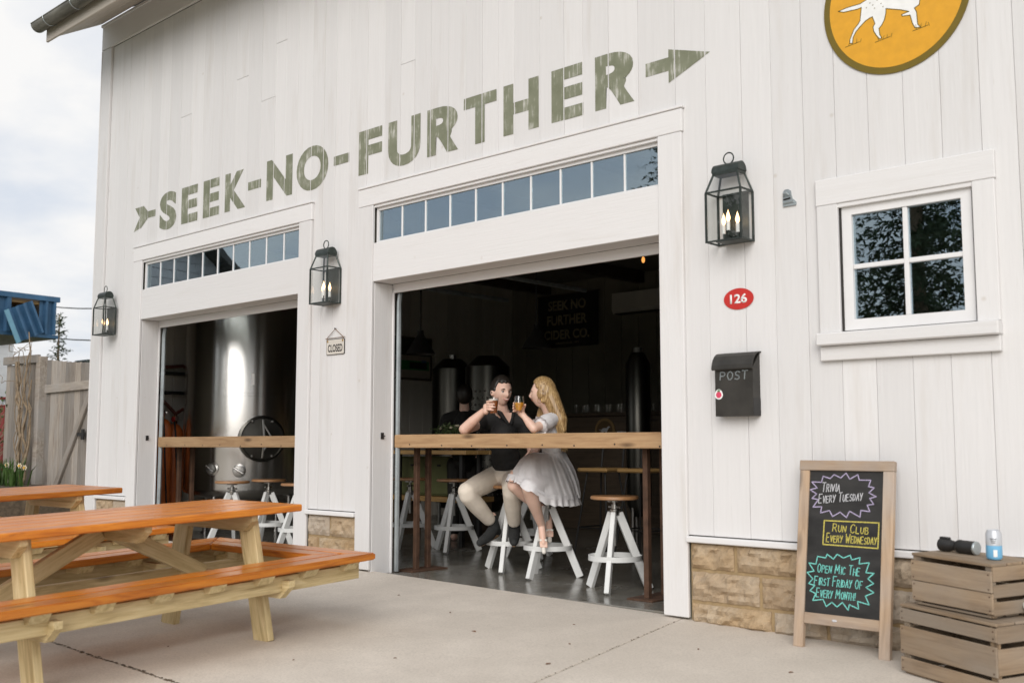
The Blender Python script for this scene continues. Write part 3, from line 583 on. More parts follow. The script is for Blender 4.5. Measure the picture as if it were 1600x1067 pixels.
# ================================================================== THINGS ON THE WALL
def lantern(x, z, label):
    """origin at the wall, bottom centre of the case"""
    t_ = thing('wall_lantern', label, 'lantern', T(x, -.0015, z), 'wall lanterns')
    w, d, h, b_ = .113, .140, .290, .009
    MB().box(-.085, .085, -.006, 0, .02, .30, .001).build('backplate', LANT, t_)
    mb = MB()
    for sx in (-1, 1):
        for y in (-.008, -d): mb.box(sx*w-b_*.6, sx*w+b_*.6, y-b_*.6, y+b_*.6, 0, h)
    for z_ in (.005, h):
        for y in (-.008, -d): mb.box(-w, w, y-b_*.5, y+b_*.5, z_-b_*.5, z_+b_*.5)
        for sx in (-1, 1): mb.box(sx*w-b_*.5, sx*w+b_*.5, -d, -.008, z_-b_*.5, z_+b_*.5)
    tw, td0, td1, th = .078, -.030, -.112, .395
    for sx in (-1, 1):
        for y, yt in ((-.008, td0), (-d, td1)): mb.tube([(sx*w, y, h), (sx*tw, yt, th)], .0065, 6)
    mb.box(-tw-.005, tw+.005, td1-.005, td0+.005, th-.004, th+.012)
    mb.build('frame', LANT, t_)
    MB().box(-w, w, -d+.006, -.006, -.003, .0035).build('base_plate', LANT, t_) if False else MB().prism([(-w+.055, -d+.012), (w-.006, -d+.012), (w-.006, -.012), (-w+.055, -.012)], -.001, .003).build('base_plate', LANT, t_)
    mb = MB(); N = 12; r_ = (td0-td1)/2+.006; cy = (td0+td1)/2
    mb.prism([(cy + r_*math.cos(math.pi*k/N), th+.012+r_*1.12*math.sin(math.pi*k/N)) for k in range(N+1)], -tw-.010, tw+.010, Matrix(((0,0,1,0), (1,0,0,0), (0,1,0,0), (0,0,0,1))))
    cap = mb.build('cap', LANT, t_, smooth=True)
    rr = .033; MB().tube([(rr*math.cos(2*math.pi*k/18), cy, th+.012+r_*1.12+rr-.004+rr*math.sin(2*math.pi*k/18)) for k in range(18)], .0042, 6, closed=True).build('ring', LANT, cap, smooth=True)
    for nm, q in (('front', ((-w, -d, .01), (w, -d, .01), (w, -d, h-.005), (-w, -d, h-.005))), ('s1', ((w, -d, .01), (w, -.01, .01), (w, -.01, h-.005), (w, -d, h-.005))), ('s2', ((-w, -d, .01), (-w, -.01, .01), (-w, -.01, h-.005), (-w, -d, h-.005))),
                  ('u0', ((-w, -d, h+.006), (w, -d, h+.006), (tw, td1, th), (-tw, td1, th))), ('u1', ((w, -d, h+.006), (w, -.01, h+.006), (tw, td0, th), (tw, td1, th))), ('u2', ((-w, -d, h+.006), (-w, -.01, h+.006), (-tw, td0, th), (-tw, td1, th)))):
        MB().quad(*q).build('glass_pane', LGLASS, t_)
    for k, (cx, cy2, dz) in enumerate(((-.045, -.062, 0), (.0, -.088, .012), (.045, -.062, 0))):
        c = MB().lathe([(.011, .055+dz), (.011, .105+dz), (.007, .107+dz)], 10, T(cx, cy2, 0)).build('candle', WHP, t_, smooth=True)
        MB().lathe([(.006, .106+dz), (.012, .122+dz), (.0125, .132+dz), (.008, .150+dz), (.003, .166+dz), (.0006, .176+dz)], 10, T(cx, cy2, 0)).build('bulb', BULB, c, smooth=True)
        MB().tube([(cx, cy2, .056+dz), (cx, cy2, .03+dz), (cx*.6, -.04, .028), (0, -.006, .05)], .004, 6).build('candle_arm', LANT, t_)
    return t_
lantern(.524, 2.146, 'dark metal lantern between the big door and the window')
lantern(-3.235, 2.136, 'dark metal lantern between the two garage doors')
lantern(-6.99, 2.146, 'dark metal lantern at the far left corner of the barn').location.y = -.028
# house number
t_ = thing('house_number', 'red oval plate with white number 126', 'sign', T(.530, -.002, 1.829))
MB().prism([(.096*math.cos(2*math.pi*k/48), .061*math.sin(2*math.pi*k/48)) for k in range(48)], 0, .004, WALLM).build('plate', REDP, t_)
text_obj('numerals', '126', -.055, .055, -.026, .028, WHP, t_, T(0, -.0043, 0) @ WALLM, .028)
# mailbox
t_ = thing('mailbox', 'dark metal mailbox marked POST with an apple sticker', 'mailbox', T(.533, -.002, 1.160))
MB().prism([(0, 0), (.078, 0), (.078, .27), (0, .355)], -.121, .121, Matrix(((0,0,1,0), (-1,0,0,0), (0,1,0,0), (0,0,0,1)))).build('box', MAILM, t_)
lid = [(-.004, .362)] + [(.02 + .082*math.sin(R(a)), .262 + .098*math.cos(R(a))) for a in (2, 20, 38, 56, 74, 88)]
lid += [(p[0]-.006, p[1]-.006) for p in reversed(lid)]
MB().prism(lid, -.130, .130, Matrix(((0,0,1,0), (-1,0,0,0), (0,1,0,0), (0,0,0,1)))).build('lid', MAILM, t_)
MB().prism([(0, .006), (.079, .006), (.079, .1), (0, .1)], .1212, .1225, Matrix(((0,0,1,0), (-1,0,0,0), (0,1,0,0), (0,0,0,1)))).build('side_panel', BLKM, t_)
STROKE = {  # simple hand lettering, unit box
'A': [[(0,0),(.5,1),(1,0)],[(.2,.38),(.8,.38)]], 'B': [[(0,0),(0,1),(.7,.95),(.8,.75),(.6,.55),(0,.52)],[(.6,.55),(.95,.35),(.8,.05),(0,0)]], 'C': [[(.95,.85),(.55,1),(.15,.8),(0,.45),(.2,.08),(.6,0),(.95,.15)]],
'D': [[(0,0),(0,1),(.6,.9),(.95,.5),(.65,.1),(0,0)]], 'E': [[(.9,1),(0,1),(0,0),(.9,0)],[(0,.52),(.7,.54)]], 'F': [[(.95,1),(0,1),(0,0)],[(0,.52),(.7,.54)]], 'G': [[(.9,.85),(.5,1),(.1,.75),(0,.4),(.3,0),(.8,.05),(.9,.45),(.5,.45)]],
'H': [[(0,0),(0,1)],[(1,0),(1,1)],[(0,.5),(1,.52)]], 'I': [[(.5,0),(.5,1)]], 'K': [[(0,0),(0,1)],[(.9,1),(0,.45),(.95,0)]], 'L': [[(0,1),(0,0),(.85,0)]], 'M': [[(0,0),(.1,1),(.5,.3),(.9,1),(1,0)]], 'N': [[(0,0),(.05,1),(.9,0),(1,1)]],
'O': [[(.5,1),(.1,.8),(0,.45),(.25,.05),(.6,0),(.95,.3),(.95,.7),(.5,1)]], 'P': [[(0,0),(0,1),(.7,.95),(.9,.7),(.65,.48),(0,.45)]], 'R': [[(0,0),(0,1),(.7,.95),(.85,.72),(.6,.5),(0,.48)],[(.4,.48),(.95,0)]], 'S': [[(.9,.88),(.5,1),(.1,.82),(.2,.58),(.75,.42),(.9,.18),(.5,0),(.05,.1)]],
'T': [[(0,1),(1,1)],[(.5,1),(.48,0)]], 'U': [[(0,1),(.05,.25),(.4,0),(.85,.2),(.95,1)]], 'V': [[(0,1),(.45,0),(.95,1)]], 'W': [[(0,1),(.25,0),(.5,.7),(.75,0),(1,1)]], 'Y': [[(0,1),(.45,.5)],[(.95,1),(.35,0)]], '!': [[(.5,1),(.5,.3)],[(.5,.06),(.5,0)]]}
def handwriting(mb, s, x0, x1, y, h, w, slope=0, small=.78, nrm=Vector((0,0,1)), seed=1):
    rr = random.Random(seed); wd = []
    for i, c in enumerate(s):
        first = (i == 0 or s[i-1] == ' '); wd.append(.55 if c == ' ' else (.45 if c in 'I!' else (1.2 if c in 'MW' else .95))*(1.0 if first else small))
    k = (x1-x0)/sum(wd); x = x0
    for i, c in enumerate(s):
        if c != ' ':
            first = (i == 0 or s[i-1] == ' '); hh = h*(1 if first else small)*rr.uniform(.93, 1.07); ww = wd[i]*k*.74; oy = y + (x-x0)*slope + rr.uniform(-.03, .03)*h
            for pl in STROKE[c]: mb.ribbon([(x+px*ww+py*hh*.08, oy+py*hh+px*ww*slope, 0) for px, py in pl], w, .0009, nrm)
        x += wd[i]*k
mb = MB(); handwriting(mb, 'POST', -.088, .098, .205, .046, .006, small=1.0); mb.build('raised_letters', GALV, t_, T(0, -.0782, 0) @ WALLM)
ap = MB().prism([(.026*math.cos(a)*(1-.12*math.sin(a)), .029*math.sin(a)) for a in [2*math.pi*k/20 for k in range(20)]], 0, .0008, T(-.098, .125, 0)).build('apple_sticker', WHP, t_, T(0, -.0782, 0) @ WALLM)
MB().prism([(.018*math.cos(a), .018*math.sin(a)-.003) for a in [2*math.pi*k/20 for k in range(20)]], 0, .0006, T(-.098, .125, .0009)).build('apple_print', APPLE, ap, T(0, -.0782, 0) @ WALLM)
MB().prism([(-.012, .016), (.004, .012), (.012, .024), (-.002, .027)], 0, .0006, T(-.098, .125, .0009)).build('apple_leaf', LEAFP, ap, T(0, -.0782, 0) @ WALLM)
# hanging CLOSED sign
t_ = thing('hanging_sign', 'small cream CLOSED sign hung on twine from a nail', 'sign', T(-3.177, -.003, 1.790))
rp = [(-.118, -.056), (-.110, -.063), (.110, -.063), (.118, -.056), (.118, .056), (.110, .063), (-.110, .063), (-.118, .056)]
MB().prism(rp, 0, .005, WALLM).build('rim', DKP, t_); MB().prism([(x*.965, y*.94) for x, y in rp], .0005, .0058, WALLM).build('plate', CREAM, t_)
text_obj('lettering', 'CLOSED', -.094, .094, -.042, .020, DKP, t_, T(0, -.006, 0) @ WALLM, .02)
MB().tube([(-.098, -.008, .048), (-.108, -.008, .072), (0, -.008, .145), (.108, -.008, .072), (.098, -.008, .048)], .0028, 6).build('twine', TWINE, t_)
MB().tube([(-.125, -.008, .070), (.125, -.008, .073)], .0028, 6).build('twine', TWINE, t_)
for sx in (-1, 1): MB().lathe([(.009, 0), (.009, .003)], 12, T(sx*.098, -.006, .046) @ RX(R(90))).build('eyelet', BRASS, t_)
MB().lathe([(.003, -.003), (.003, .010), (.007, .011), (.007, .013)], 10, T(0, 0, .147) @ RX(R(90))).build('nail', BLKM, t_)
# wall-mounted bottle opener
t_ = thing('bottle_opener', 'small cast metal bottle opener screwed to the white boards', 'opener', T(.861, -.002, 2.360))
MB().prism([(-.036, -.045), (.042, -.045), (.044, -.028), (.02, -.004), (.014, .020), (.012, .04), (-.002, .05), (-.022, .05), (-.034, .038), (-.036, 0)], 0, .008, WALLM).build('plate', GALV, t_)
MB().tube([(-.026, -.012, .012), (-.022, -.024, .026), (-.006, -.026, .028), (.004, -.014, .014)], .005, 6).build('hook', GALV, t_)
MB().tube([(-.03, -.011, -.028), (.03, -.011, -.026)], .004, 6).build('ridge', GALV, t_); MB().tube([(-.03, -.011, -.006), (.012, -.011, -.002)], .004, 6).build('ridge', BLKM, t_)
# round enamel sign with the pointing dog
t_ = thing('round_sign', 'round mustard sign with olive rim and a white dog', 'sign', T(1.492, -.002, 3.322))
cir = lambda r: [(r*math.cos(2*math.pi*k/72), r*1.02*math.sin(2*math.pi*k/72)) for k in range(72)]
MB().prism(cir(.392), 0, .006, WALLM).build('rim', OLV, t_); MB().prism(cir(.358), .001, .0068, WALLM).build('face', YEL, t_)
DOG = [(1.184, 3.336), (1.231, 3.343), (1.307, 3.343), (1.36, 3.36), (1.40, 3.40), (1.50, 3.41), (1.60, 3.405), (1.657, 3.46), (1.712, 3.49), (1.79, 3.455), (1.785, 3.435), (1.73, 3.43), (1.70, 3.38), (1.66, 3.32), (1.626, 3.275), (1.621, 3.247), (1.596, 3.236), (1.606, 3.212), (1.608, 3.171), (1.61, 3.145), (1.624, 3.127), (1.596, 3.13), (1.583, 3.157), (1.572, 3.205), (1.531, 3.211), (1.528, 3.22), (1.567, 3.226), (1.525, 3.247), (1.447, 3.276), (1.446, 3.254), (1.437, 3.22), (1.422, 3.194), (1.406, 3.18), (1.409, 3.146), (1.419, 3.125), (1.408, 3.122), (1.39, 3.147), (1.377, 3.173), (1.374, 3.197), (1.385, 3.212), (1.372, 3.253), (1.357, 3.25), (1.334, 3.241), (1.299, 3.214), (1.279, 3.196), (1.263, 3.171), (1.258, 3.138), (1.243, 3.142), (1.244, 3.161), (1.26, 3.194), (1.268, 3.211), (1.292, 3.234), (1.304, 3.25), (1.309, 3.286), (1.314, 3.321), (1.291, 3.318), (1.253, 3.321), (1.214, 3.323)]
dg = [(x-1.492, z-3.322) for x, z in DOG]; mb = MB(); mb.bm = poly_bm(dg); dog = mb.build('dog_emblem', WHP, t_, T(0, -.0074, 0) @ WALLM)
mb = MB(); mb.ribbon([(x, z, 0) for x, z in dg+dg[:1]], .0045, .0006, Vector((0,0,1))); mb.build('dog_outline', OLV, dog, T(0, -.0072, 0) @ WALLM)
mb = MB()
for x0, z0 in ((1.235, 3.133), (1.400, 3.116), (1.60, 3.123)):
    mb.ribbon([(x0-1.51, z0-3.328, 0), (x0-1.43, z0-3.318, 0)], .003, .0006, Vector((0,0,1)))
    for j in range(4): mb.ribbon([(x0-1.49+j*.022, z0-3.322, 0), (x0-1.487+j*.022+rnd.uniform(-.008, .008), z0-3.306+rnd.uniform(0, .008), 0)], .0025, .0006, Vector((0,0,1)))
for (x0, z0) in ((1.34, 3.31), (1.36, 3.33), (1.375, 3.315), (1.40, 3.335), (1.42, 3.31), (1.43, 3.29), (1.385, 3.295)): mb.ribbon([(x0-1.492, z0-3.322, .0002), (x0-1.489, z0-3.320, .0002)], .004, .0006, Vector((0,0,1)))
for (x0, z0) in ((1.48, 3.37), (1.57, 3.375)): mb.prism([(x0-1.492+.03*math.cos(a)*(1+.2*math.sin(3*a)), z0-3.322+.02*math.sin(a)) for a in [2*math.pi*k/12 for k in range(12)]], .0002, .0007)
mb.build('drawn_lines', OLV, dog, T(0, -.0073, 0) @ WALLM)
# ================================================================== CHALKBOARD
CW, CH = .505, .950; tilt = math.atan2(.135, .93)
gzc = gz(1.19, -.20)
t_ = thing('chalkboard_sign', 'wood framed chalkboard leaning on the wall with three chalk notices', 'sign', T(.938, -.222, gzc) @ RX(-tilt))
plank_ab('stile', (.0265, 0, 0), (.0265, 0, CH-.052), .053, .032, EASW, t_, (1,0,0)); plank_ab('stile', (CW-.0265, 0, -.008), (CW-.0265, 0, CH-.052), .056, .032, EASW, t_, (1,0,0))
plank_ab('top_rail', (-.003, -.001, CH-.026), (CW+.003, -.001, CH-.026), .052, .034, EASW, t_, (0,0,1)); plank_ab('bottom_rail', (.054, -.001, .148), (CW-.055, -.001, .148), .055, .026, EASW, t_, (0,0,1))
bd = MB().box(.050, CW-.050, -.004, .008, .176, CH-.052).build('board', CHALK, t_)
CM = T(.054, -.0046, .176) @ WALLM; bw, bh = CW-.108, CH-.052-.176
def burst(pts, mat, w=.0052):
    mb = MB(); mb.ribbon([(x, y, 0) for x, y in pts+pts[:1]], w, .0008, Vector((0,0,1))); return mb.build('chalk_border', mat, bd, CM)
def star(cx, cy, rx, ry, n, amp, seed, sk=0):
    rr = random.Random(seed); P = []
    for k in range(2*n):
        a = 2*math.pi*k/(2*n) + rr.uniform(-.05, .05); f = (1 if k % 2 == 0 else 1-amp)*rr.uniform(.95, 1.05); c, s_ = math.cos(a), math.sin(a)
        q = (abs(c)**3.2 + abs(s_)**3.2)**(-1/3.2); P.append((cx + rx*c*q*f, cy + ry*s_*q*f + sk*c*rx))
    return P
burst(star(.183, .600, .176, .108, 17, .22, 3), LILAC); burst(star(.183, .170, .172, .135, 19, .19, 5), CYAN)
burst([(.085, .345), (.376, .343), (.378, .468), (.088, .466)], YELC, .0062)
def chalk(lines, mat, seed):
    mb = MB()
    for i, (s_, x0, x1, y, h, sl_) in enumerate(lines): handwriting(mb, s_, x0, x1, y, h, .0042, sl_, seed=seed+i)
    mb.build('chalk_writing', mat, bd, CM)
chalk([('TRIVIA', .068, .170, .612, .048, .06), ('EVERY TUESDAY', .052, .292, .553, .046, .10)], WHC, 11)
chalk([('RUN CLUB', .135, .330, .413, .042, -.02), ('EVERY WEDNESDAY', .102, .372, .360, .042, .0)], YELC, 21)
chalk([('OPEN MIC THE', .060, .290, .205, .046, -.01), ('FIRST FRIDAY OF', .045, .305, .140, .046, .0), ('EVERY MONTH!', .058, .270, .080, .044, .01)], CYAN, 31)
MB().ell((.22, -.015, .148), .014, .003, .006).build('chalk_smudge', WHC, t_)
# ================================================================== CRATES, CAN, TORCH, STONE
def crate(name, label, M, w, d, h, fr, sd, topb):
    """fruit crate: w along x, d along y (front at y=0), slats on sides, end boards, boards over the top"""
    t_ = thing(name, label, 'crate', M, 'wooden crates by the wall')
    for x in (.012, w-.012):
        for y in (.014, d-.014): plank_ab('corner_post', (x+(.014 if x < w/2 else -.014), y+(.012 if y < d/2 else -.012), .004), (x+(.014 if x < w/2 else -.014), y+(.012 if y < d/2 else -.012), h-.014), .034, .024, OLDW, t_, (1,0,0), .002)
    for a, b_ in fr:
        q = rnd.uniform(-.002, .002); o = plank_ab('slat', (0, .004+q, (a+b_)/2), (w, .004+q, (a+b_)/2), b_-a, .011, OLDW, t_, (0,0,1), .002); plank_ab('slat', (0, d-.004, (a+b_)/2), (w, d-.004, (a+b_)/2), b_-a, .011, OLDW, t_, (0,0,1), .002)
        for x in (.014, w-.014):
            for zz in (a+.014, b_-.014): MB().lathe([(.0032, 0), (.0032, .002)], 6, T(x, -.0015+q, zz) @ RX(R(90))).build('nail', RUST, t_)
    for a, b_ in sd:
        for x in (.0065, w-.0065): plank_ab('end_board', (x, .012, (a+b_)/2), (x, d-.012, (a+b_)/2), b_-a, .012, OLDW, t_, (0,0,1), .002)
    n = topb; bw_ = d/n
    for k in range(n): plank_ab('top_board', (0, bw_*(k+.5), h-.007), (w, bw_*(k+.5), h-.007), bw_-.007, .012, OLDW, t_, (0,1,0), .002)
    for k in range(3): plank_ab('bottom_board', (.02, d*(k+.5)/3, .008), (w-.02, d*(k+.5)/3, .008), d/3-.02, .010, OLDW, t_, (0,1,0), .002)
    return t_
CR = -R(23.5); g0 = ground_M(1.578, -.418, CR)
crate('wooden_crate', 'large weathered crate standing on the concrete under another crate', g0, .535, .34, .312, [(.012, .075), (.092, .215), (.235, .292)], [(.012, .085), (.098, .205), (.228, .297)], 3)
g1 = g0 @ T(.045, .035, .3135) @ RZ(R(2)); crate('wooden_crate', 'smaller weathered crate on top, carrying a can', g1, .435, .29, .232, [(.022, .108), (.111, .200)], [(.014, .07), (.088, .142), (.156, .218)], 3)
t_ = thing('drink_can', 'grey and pale blue drink can standing on the top crate', 'can', g1 @ T(.345, .13, .2325))
MB().lathe([(.024, 0), (.030, .004), (.033, .012), (.033, .062)], 24).build('lower_band', CANB, t_, smooth=True); MB().lathe([(.033, .0622), (.033, .112), (.0265, .124), (.0265, .127), (.024, .124), (.002, .1235)], 24).build('upper_band', CANG, t_, smooth=True)
v_ = (CAM - (g1 @ Vector((.345, .13, .28)))); va = math.atan2(v_.y, v_.x) - (CR + R(2))
MB().box(-.008, .008, -.0004, .0004, .015, .045).build('barcode', WHP, t_, RZ(va+R(8)) @ T(.0335, 0, 0) @ RZ(R(90)))
for zz, ww in ((.082, .010), (.090, .013), (.074, .008)): MB().box(-ww, ww, -.0003, .0003, zz, zz+.003).build('print_line', DKP, t_, RZ(va+R(-4)) @ T(.0334, 0, 0) @ RZ(R(90)))
t_ = thing('flashlight', 'black flashlight lying on the left of the top crate', 'flashlight', g1 @ T(.055, .165, .232+.030) @ RZ(R(6)))
MB().lathe([(.018, -.035), (.027, -.030), (.030, -.022), (.030, .015), (.024, .028), (.021, .05), (.021, .052)], 20, RY(R(90))).build('head', BLKM, t_, smooth=True)
MB().lathe([(.020, .052), (.0285, .062), (.030, .085), (.030, .135), (.0285, .150), (.022, .154)], 20, RY(R(90))).build('grip', BLKM, t_, smooth=True)
for x in (.07, .078, .142): MB().lathe([(.0308, x), (.0308, x+.003)], 20, RY(R(90))).build('grip_ring', MAILM, t_, smooth=True)
MB().lathe([(.0285, -.004), (.0312, 0), (.0312, .004), (.0285, .008)], 20, T(.151, 0, 0) @ RY(R(90))).build('lens_rim', GALV, t_, smooth=True)
MB().box(-.03, .02, -.012, .012, .026, .036, .004).build('switch', BLKM, t_)
mb = MB(); r_ = bmesh.ops.create_icosphere(mb.bm, subdivisions=3, radius=1)
for v in mb.bm.verts:
    n = mnoise.fractal(v.co*1.6, 1, 2, 3); v.co = Vector((v.co.x*.055, v.co.y*.055, v.co.z*.045))*(1+.25*n)
o = mb.build('loose_stone', GREYST, None, g0 @ T(.500, .285, .312+.042), smooth=False); tag(o, 'rough pale stone resting on the lower crate at the right edge', 'stone')
# ================================================================== PICNIC TABLES
def picnic_table(label, M):
    t_ = thing('picnic_table', label, 'picnic table', M, 'picnic tables')
    W_, L_ = 1.40, 2.75; zb, zt, th = .42, .70, .038; pw = .122; gp = .007
    def bplank(pts, name='bench_plank'):
        # polygon in table XY, placed so that local X follows its long side
        a, b_ = Vector(pts[0]), Vector(pts[1]); c = sum((Vector(p) for p in pts), Vector((0,0)))/len(pts); d = (b_-a).normalized(); n = Vector((-d.y, d.x))
        loc = [((Vector(p)-c).dot(d), (Vector(p)-c).dot(n)) for p in pts]; mb = MB(); mb.prism(loc, -th/2, th/2)
        bmesh.ops.recalc_face_normals(mb.bm, faces=mb.bm.faces); bmesh.ops.bevel(mb.bm, geom=list(mb.bm.edges), offset=.006, segments=2, affect='EDGES')
        return mb.build(name, STAIN, t_, frame_M((c.x, c.y, zb-th/2), (d.x, d.y, 0), (n.x, n.y, 0)))
    for k in range(2):
        o0 = k*(pw+gp); o1 = o0+pw
        bplank([(o0, L_), (o0, o0), (o1, o1), (o1, L_)]) ; bplank([(W_-o0, o0), (W_-o0, L_), (W_-o1, L_), (W_-o1, o1)])
        bplank([(o0+.003, o0), (W_-o0-.003, o0), (W_-o1-.003, o1), (o1+.003, o1)])
    tw_ = .142; x0 = .285
    for k in range(5): plank_ab('top_plank', (x0+tw_*k+tw_/2+.006*k, .29, zt-th/2), (x0+tw_*k+tw_/2+.006*k, 2.52, zt-th/2), tw_, th, STAIN, t_, (1,0,0), .006)
    x1 = x0+5*tw_+.024
    def chamf(name, y, xa, xb, z1, h, c=.07, tk=.04):   # cleat with sloping ends, lying along x
        MB().prism([(xa+c, z1-h), (xb-c, z1-h), (xb, z1-h*.35), (xb, z1), (xa, z1), (xa, z1-h*.35)], -tk/2, tk/2, Matrix(((1,0,0,0), (0,0,-1,y), (0,1,0,0), (0,0,0,1)))).build(name, PINE, t_)
    for y in (.60, 1.88):
        chamf('top_cleat', y, x0+.03, x1-.03, zt-th-.001, .085)
        chamf('seat_support', y, .02, W_-.02, zb-th-.041, .095)
        for s in (0, 1):
            fx = lambda x: x if s == 0 else W_-x
            a, b_ = Vector((fx(.43), y-.042, zt-th-.003)), Vector((fx(.285), y-.042, -.01)); plank_ab('leg', a, b_, .125, .04, PINE, t_, (1,0,0), .004)
    chamf('top_cleat', 1.24, x0+.05, x1-.05, zt-th-.001, .085)
    for ya, yb in ((.64, 1.21), (1.84, 1.27)): plank_ab('brace', (.70, ya, .335), (.70, yb, .615), .085, .038, PINE, t_, (0,1,0), .003)
    plank_ab('stringer', (.70, .05, .26), (.70, 2.6, .26), .085, .038, PINE, t_, (0,0,1), .003) if False else None
    for x in (.09, W_-.09): plank_ab('stringer', (x, .06, .322), (x, 2.7, .322), .082, .036, PINE, t_, (0,0,1), .003)
    plank_ab('stringer', (.125, .10, .324), (W_-.125, .10, .324), .08, .036, PINE, t_, (0,0,1), .003)
    for x in (.44, W_-.44): plank_ab('stretcher', (x, .12, .30), (x, 2.6, .30), .085, .036, PINE, t_, (0,0,1), .003)
    for k in range(9):      # battens that tie the two seat planks together
        y = .16+k*.30
        for s in (0, 1):
            xa, xb = (.012, .245) if s == 0 else (W_-.245, W_-.012)
            MB().prism([(xa+.03, zb-th-.040), (xb-.03, zb-th-.040), (xb, zb-th-.001), (xa, zb-th-.001)], -.045, .045, Matrix(((1,0,0,0), (0,0,-1,y), (0,1,0,0), (0,0,0,1)))).build('batten', PINE, t_)
    for x in (.45, .95): MB().prism([(.03, -.040), (.245, -.040), (.245, -.001), (.0, -.001)], -.045, .045, Matrix(((0,0,1,x), (1,0,0,0), (0,1,0,zb-th), (0,0,0,1)))).build('batten', PINE, t_)
    for y in (.60, 1.88):
        for x in (.36, W_-.36): MB().lathe([(.009, 0), (.009, .006)], 8, T(x, y-.063, .33) @ RX(R(90))).build('bolt', GALV, t_)
    return t_
PT = R(186)
picnic_table('near orange picnic table with a bench wrapping round its end', ground_M(-1.03, -1.345, PT))
picnic_table('farther orange picnic table at the left by the gate', ground_M(-3.20, -1.30, PT))
# ================================================================== BAR COUNTERS ACROSS THE DOORS
def counter(label, x0, x1, posts):
    t_ = thing('bar_counter', label, 'counter', T((x0+x1)/2, .21, FZ)); hw = (x1-x0)/2; z1 = 1.080-FZ
    plank('front_beam', 2*hw, .102, .058, BEAM, t_, frame_M((0, .029, z1-.051), (1,0,0), (0,0,1)), .004)
    for k, (a, b_) in enumerate(((.060, .17), (.172, .285), (.287, .395))): plank('top_plank', 2*hw, b_-a, .04, BEAM, t_, frame_M((0, (a+b_)/2, z1-.022), (1,0,0), (0,1,0)), .003)
    n = int((x1-x0)/.33)
    for k in range(n): MB().lathe([(.006, 0), (.006, .002), (.003, .003)], 8, T(-hw+.2+k*.33+rnd.uniform(-.03, .03), 0, z1-.085+rnd.uniform(-.005, .012)) @ RX(R(90))).build('screw', BLKM, t_)
    for px, py in posts:
        MB().box(px-.019, px+.019, py-.019, py+.019, .012, z1-.043, .002).build('post', RUST, t_)
    for q in {round(p[0], 1) for p in posts}:
        g = [p for p in posts if abs(p[0]-q) < .2]
        if len(g): cx = sum(p[0] for p in g)/len(g); cy = sum(p[1] for p in g)/len(g); MB().box(cx-.10, cx+.10, cy-.19, cy+.19, 0, .012, .002).build('base_plate', RUST, t_)
    return t_
cxr = -1.3525
counter('rough beam bar counter across the right hand door, couple seated at it', -2.69, -.015, [(-2.665-cxr+.02, .20), (-2.665-cxr-.02, .36), (-.40-cxr, .17), (-.40-cxr, .36)])
counter('rough beam bar counter across the left hand door, tank behind', -6.362, -3.695, [(-6.30+5.0285+.02, .2), (-6.30+5.0285, .36), (-3.9+5.0285, .2), (-3.9+5.0285, .36)])
# ================================================================== STOOLS
def stool_proto():
    t_ = thing('bar_stool', 'x', 'stool', None, 'white tripod bar stools')
    rings = [(.150, 0), (.166, .006), (.1665, .018), (.160, .026), (.02, .0275)]
    o = MB().lathe(rings, 32).build('seat', SEATW, t_, T(0, 0, .612), smooth=True)
    MB().lathe([(.05, .598), (.05, .6115)], 16).build('seat_plate', STEELD, t_)
    MB().lathe([(.013, .30), (.013, .6)], 12).build('screw_post', STEELD, t_, smooth=True)
    MB().lathe([(.030, .505), (.034, .51), (.034, .545), (.022, .55), (.022, .58)], 16).build('collar', STEELD, t_, smooth=True)
    MB().tube([(-.055, 0, .562), (.055, 0, .562)], .008, 8).build('wing_bolt', STEELD, t_)
    for k in range(3):
        a = 2*math.pi*k/3; d = Vector((math.cos(a), math.sin(a), 0)); p = d.cross(Vector((0,0,1)))
        plank_ab('leg', d*.028+Vector((0,0,.522)), d*.242+Vector((0,0,.006)), .034, .055, STOOLW, t_, p, .003)
    mb = MB(); N = 40
    for i in range(N):
        a0, a1 = 2*math.pi*i/N, 2*math.pi*(i+1)/N; ro, ri, za, zb = .184, .177, .205, .240
        P = lambda r, a, z: (r*math.cos(a), r*math.sin(a), z)
        for q in ((P(ro,a0,za), P(ro,a1,za), P(ro,a1,zb), P(ro,a0,zb)), (P(ri,a1,za), P(ri,a0,za), P(ri,a0,zb), P(ri,a1,zb)), (P(ri,a0,zb), P(ro,a0,zb), P(ro,a1,zb), P(ri,a1,zb)), (P(ro,a0,za), P(ri,a0,za), P(ri,a1,za), P(ro,a1,za))): mb.quad(*q)
    bmesh.ops.remove_doubles(mb.bm, verts=mb.bm.verts, dist=1e-5); mb.build('foot_ring', STOOLW, t_, smooth=True)
    return t_
sp = stool_proto(); first = True
def stool(x, y, deg, label, up=0):
    global first
    o = sp if first else copy_tree(sp); first = False
    o.matrix_basis = T(x, y, FZ) @ RZ(R(deg)); o['label'] = label
    if up:
        for c in o.children:
            if c.name.split('.')[0] in ('seat', 'seat_plate', 'screw_post', 'wing_bolt'):
                m_ = c.matrix_basis.copy(); c.matrix_basis = T(0, 0, up) @ m_
    return o
stool(-.811, .578, 174, 'empty white tripod stool at the right end of the counter')
stool(-1.627, .819, -84, 'white tripod stool the woman sits on', .03)
stool(-2.12, .925, -62, 'white tripod stool the man in the black shirt sits on', .03)
stool(-3.51, 1.66, -62, 'white tripod stool left of the man\'s knee', .03)
stool(-4.08, 1.62, -70, 'white tripod stool farthest left in the right hand door, behind the steel post', .03)
stool(-2.62, 1.75, -30, 'white tripod stool standing behind the couple', .03)
stool(-5.38, .47, 20, 'white tripod stool leftmost in the left hand door')
stool(-5.16, .74, -75, 'white tripod stool in the middle of the left hand door', .015)
stool(-4.40, .55, 150, 'white tripod stool half hidden by the right edge of the left hand door')
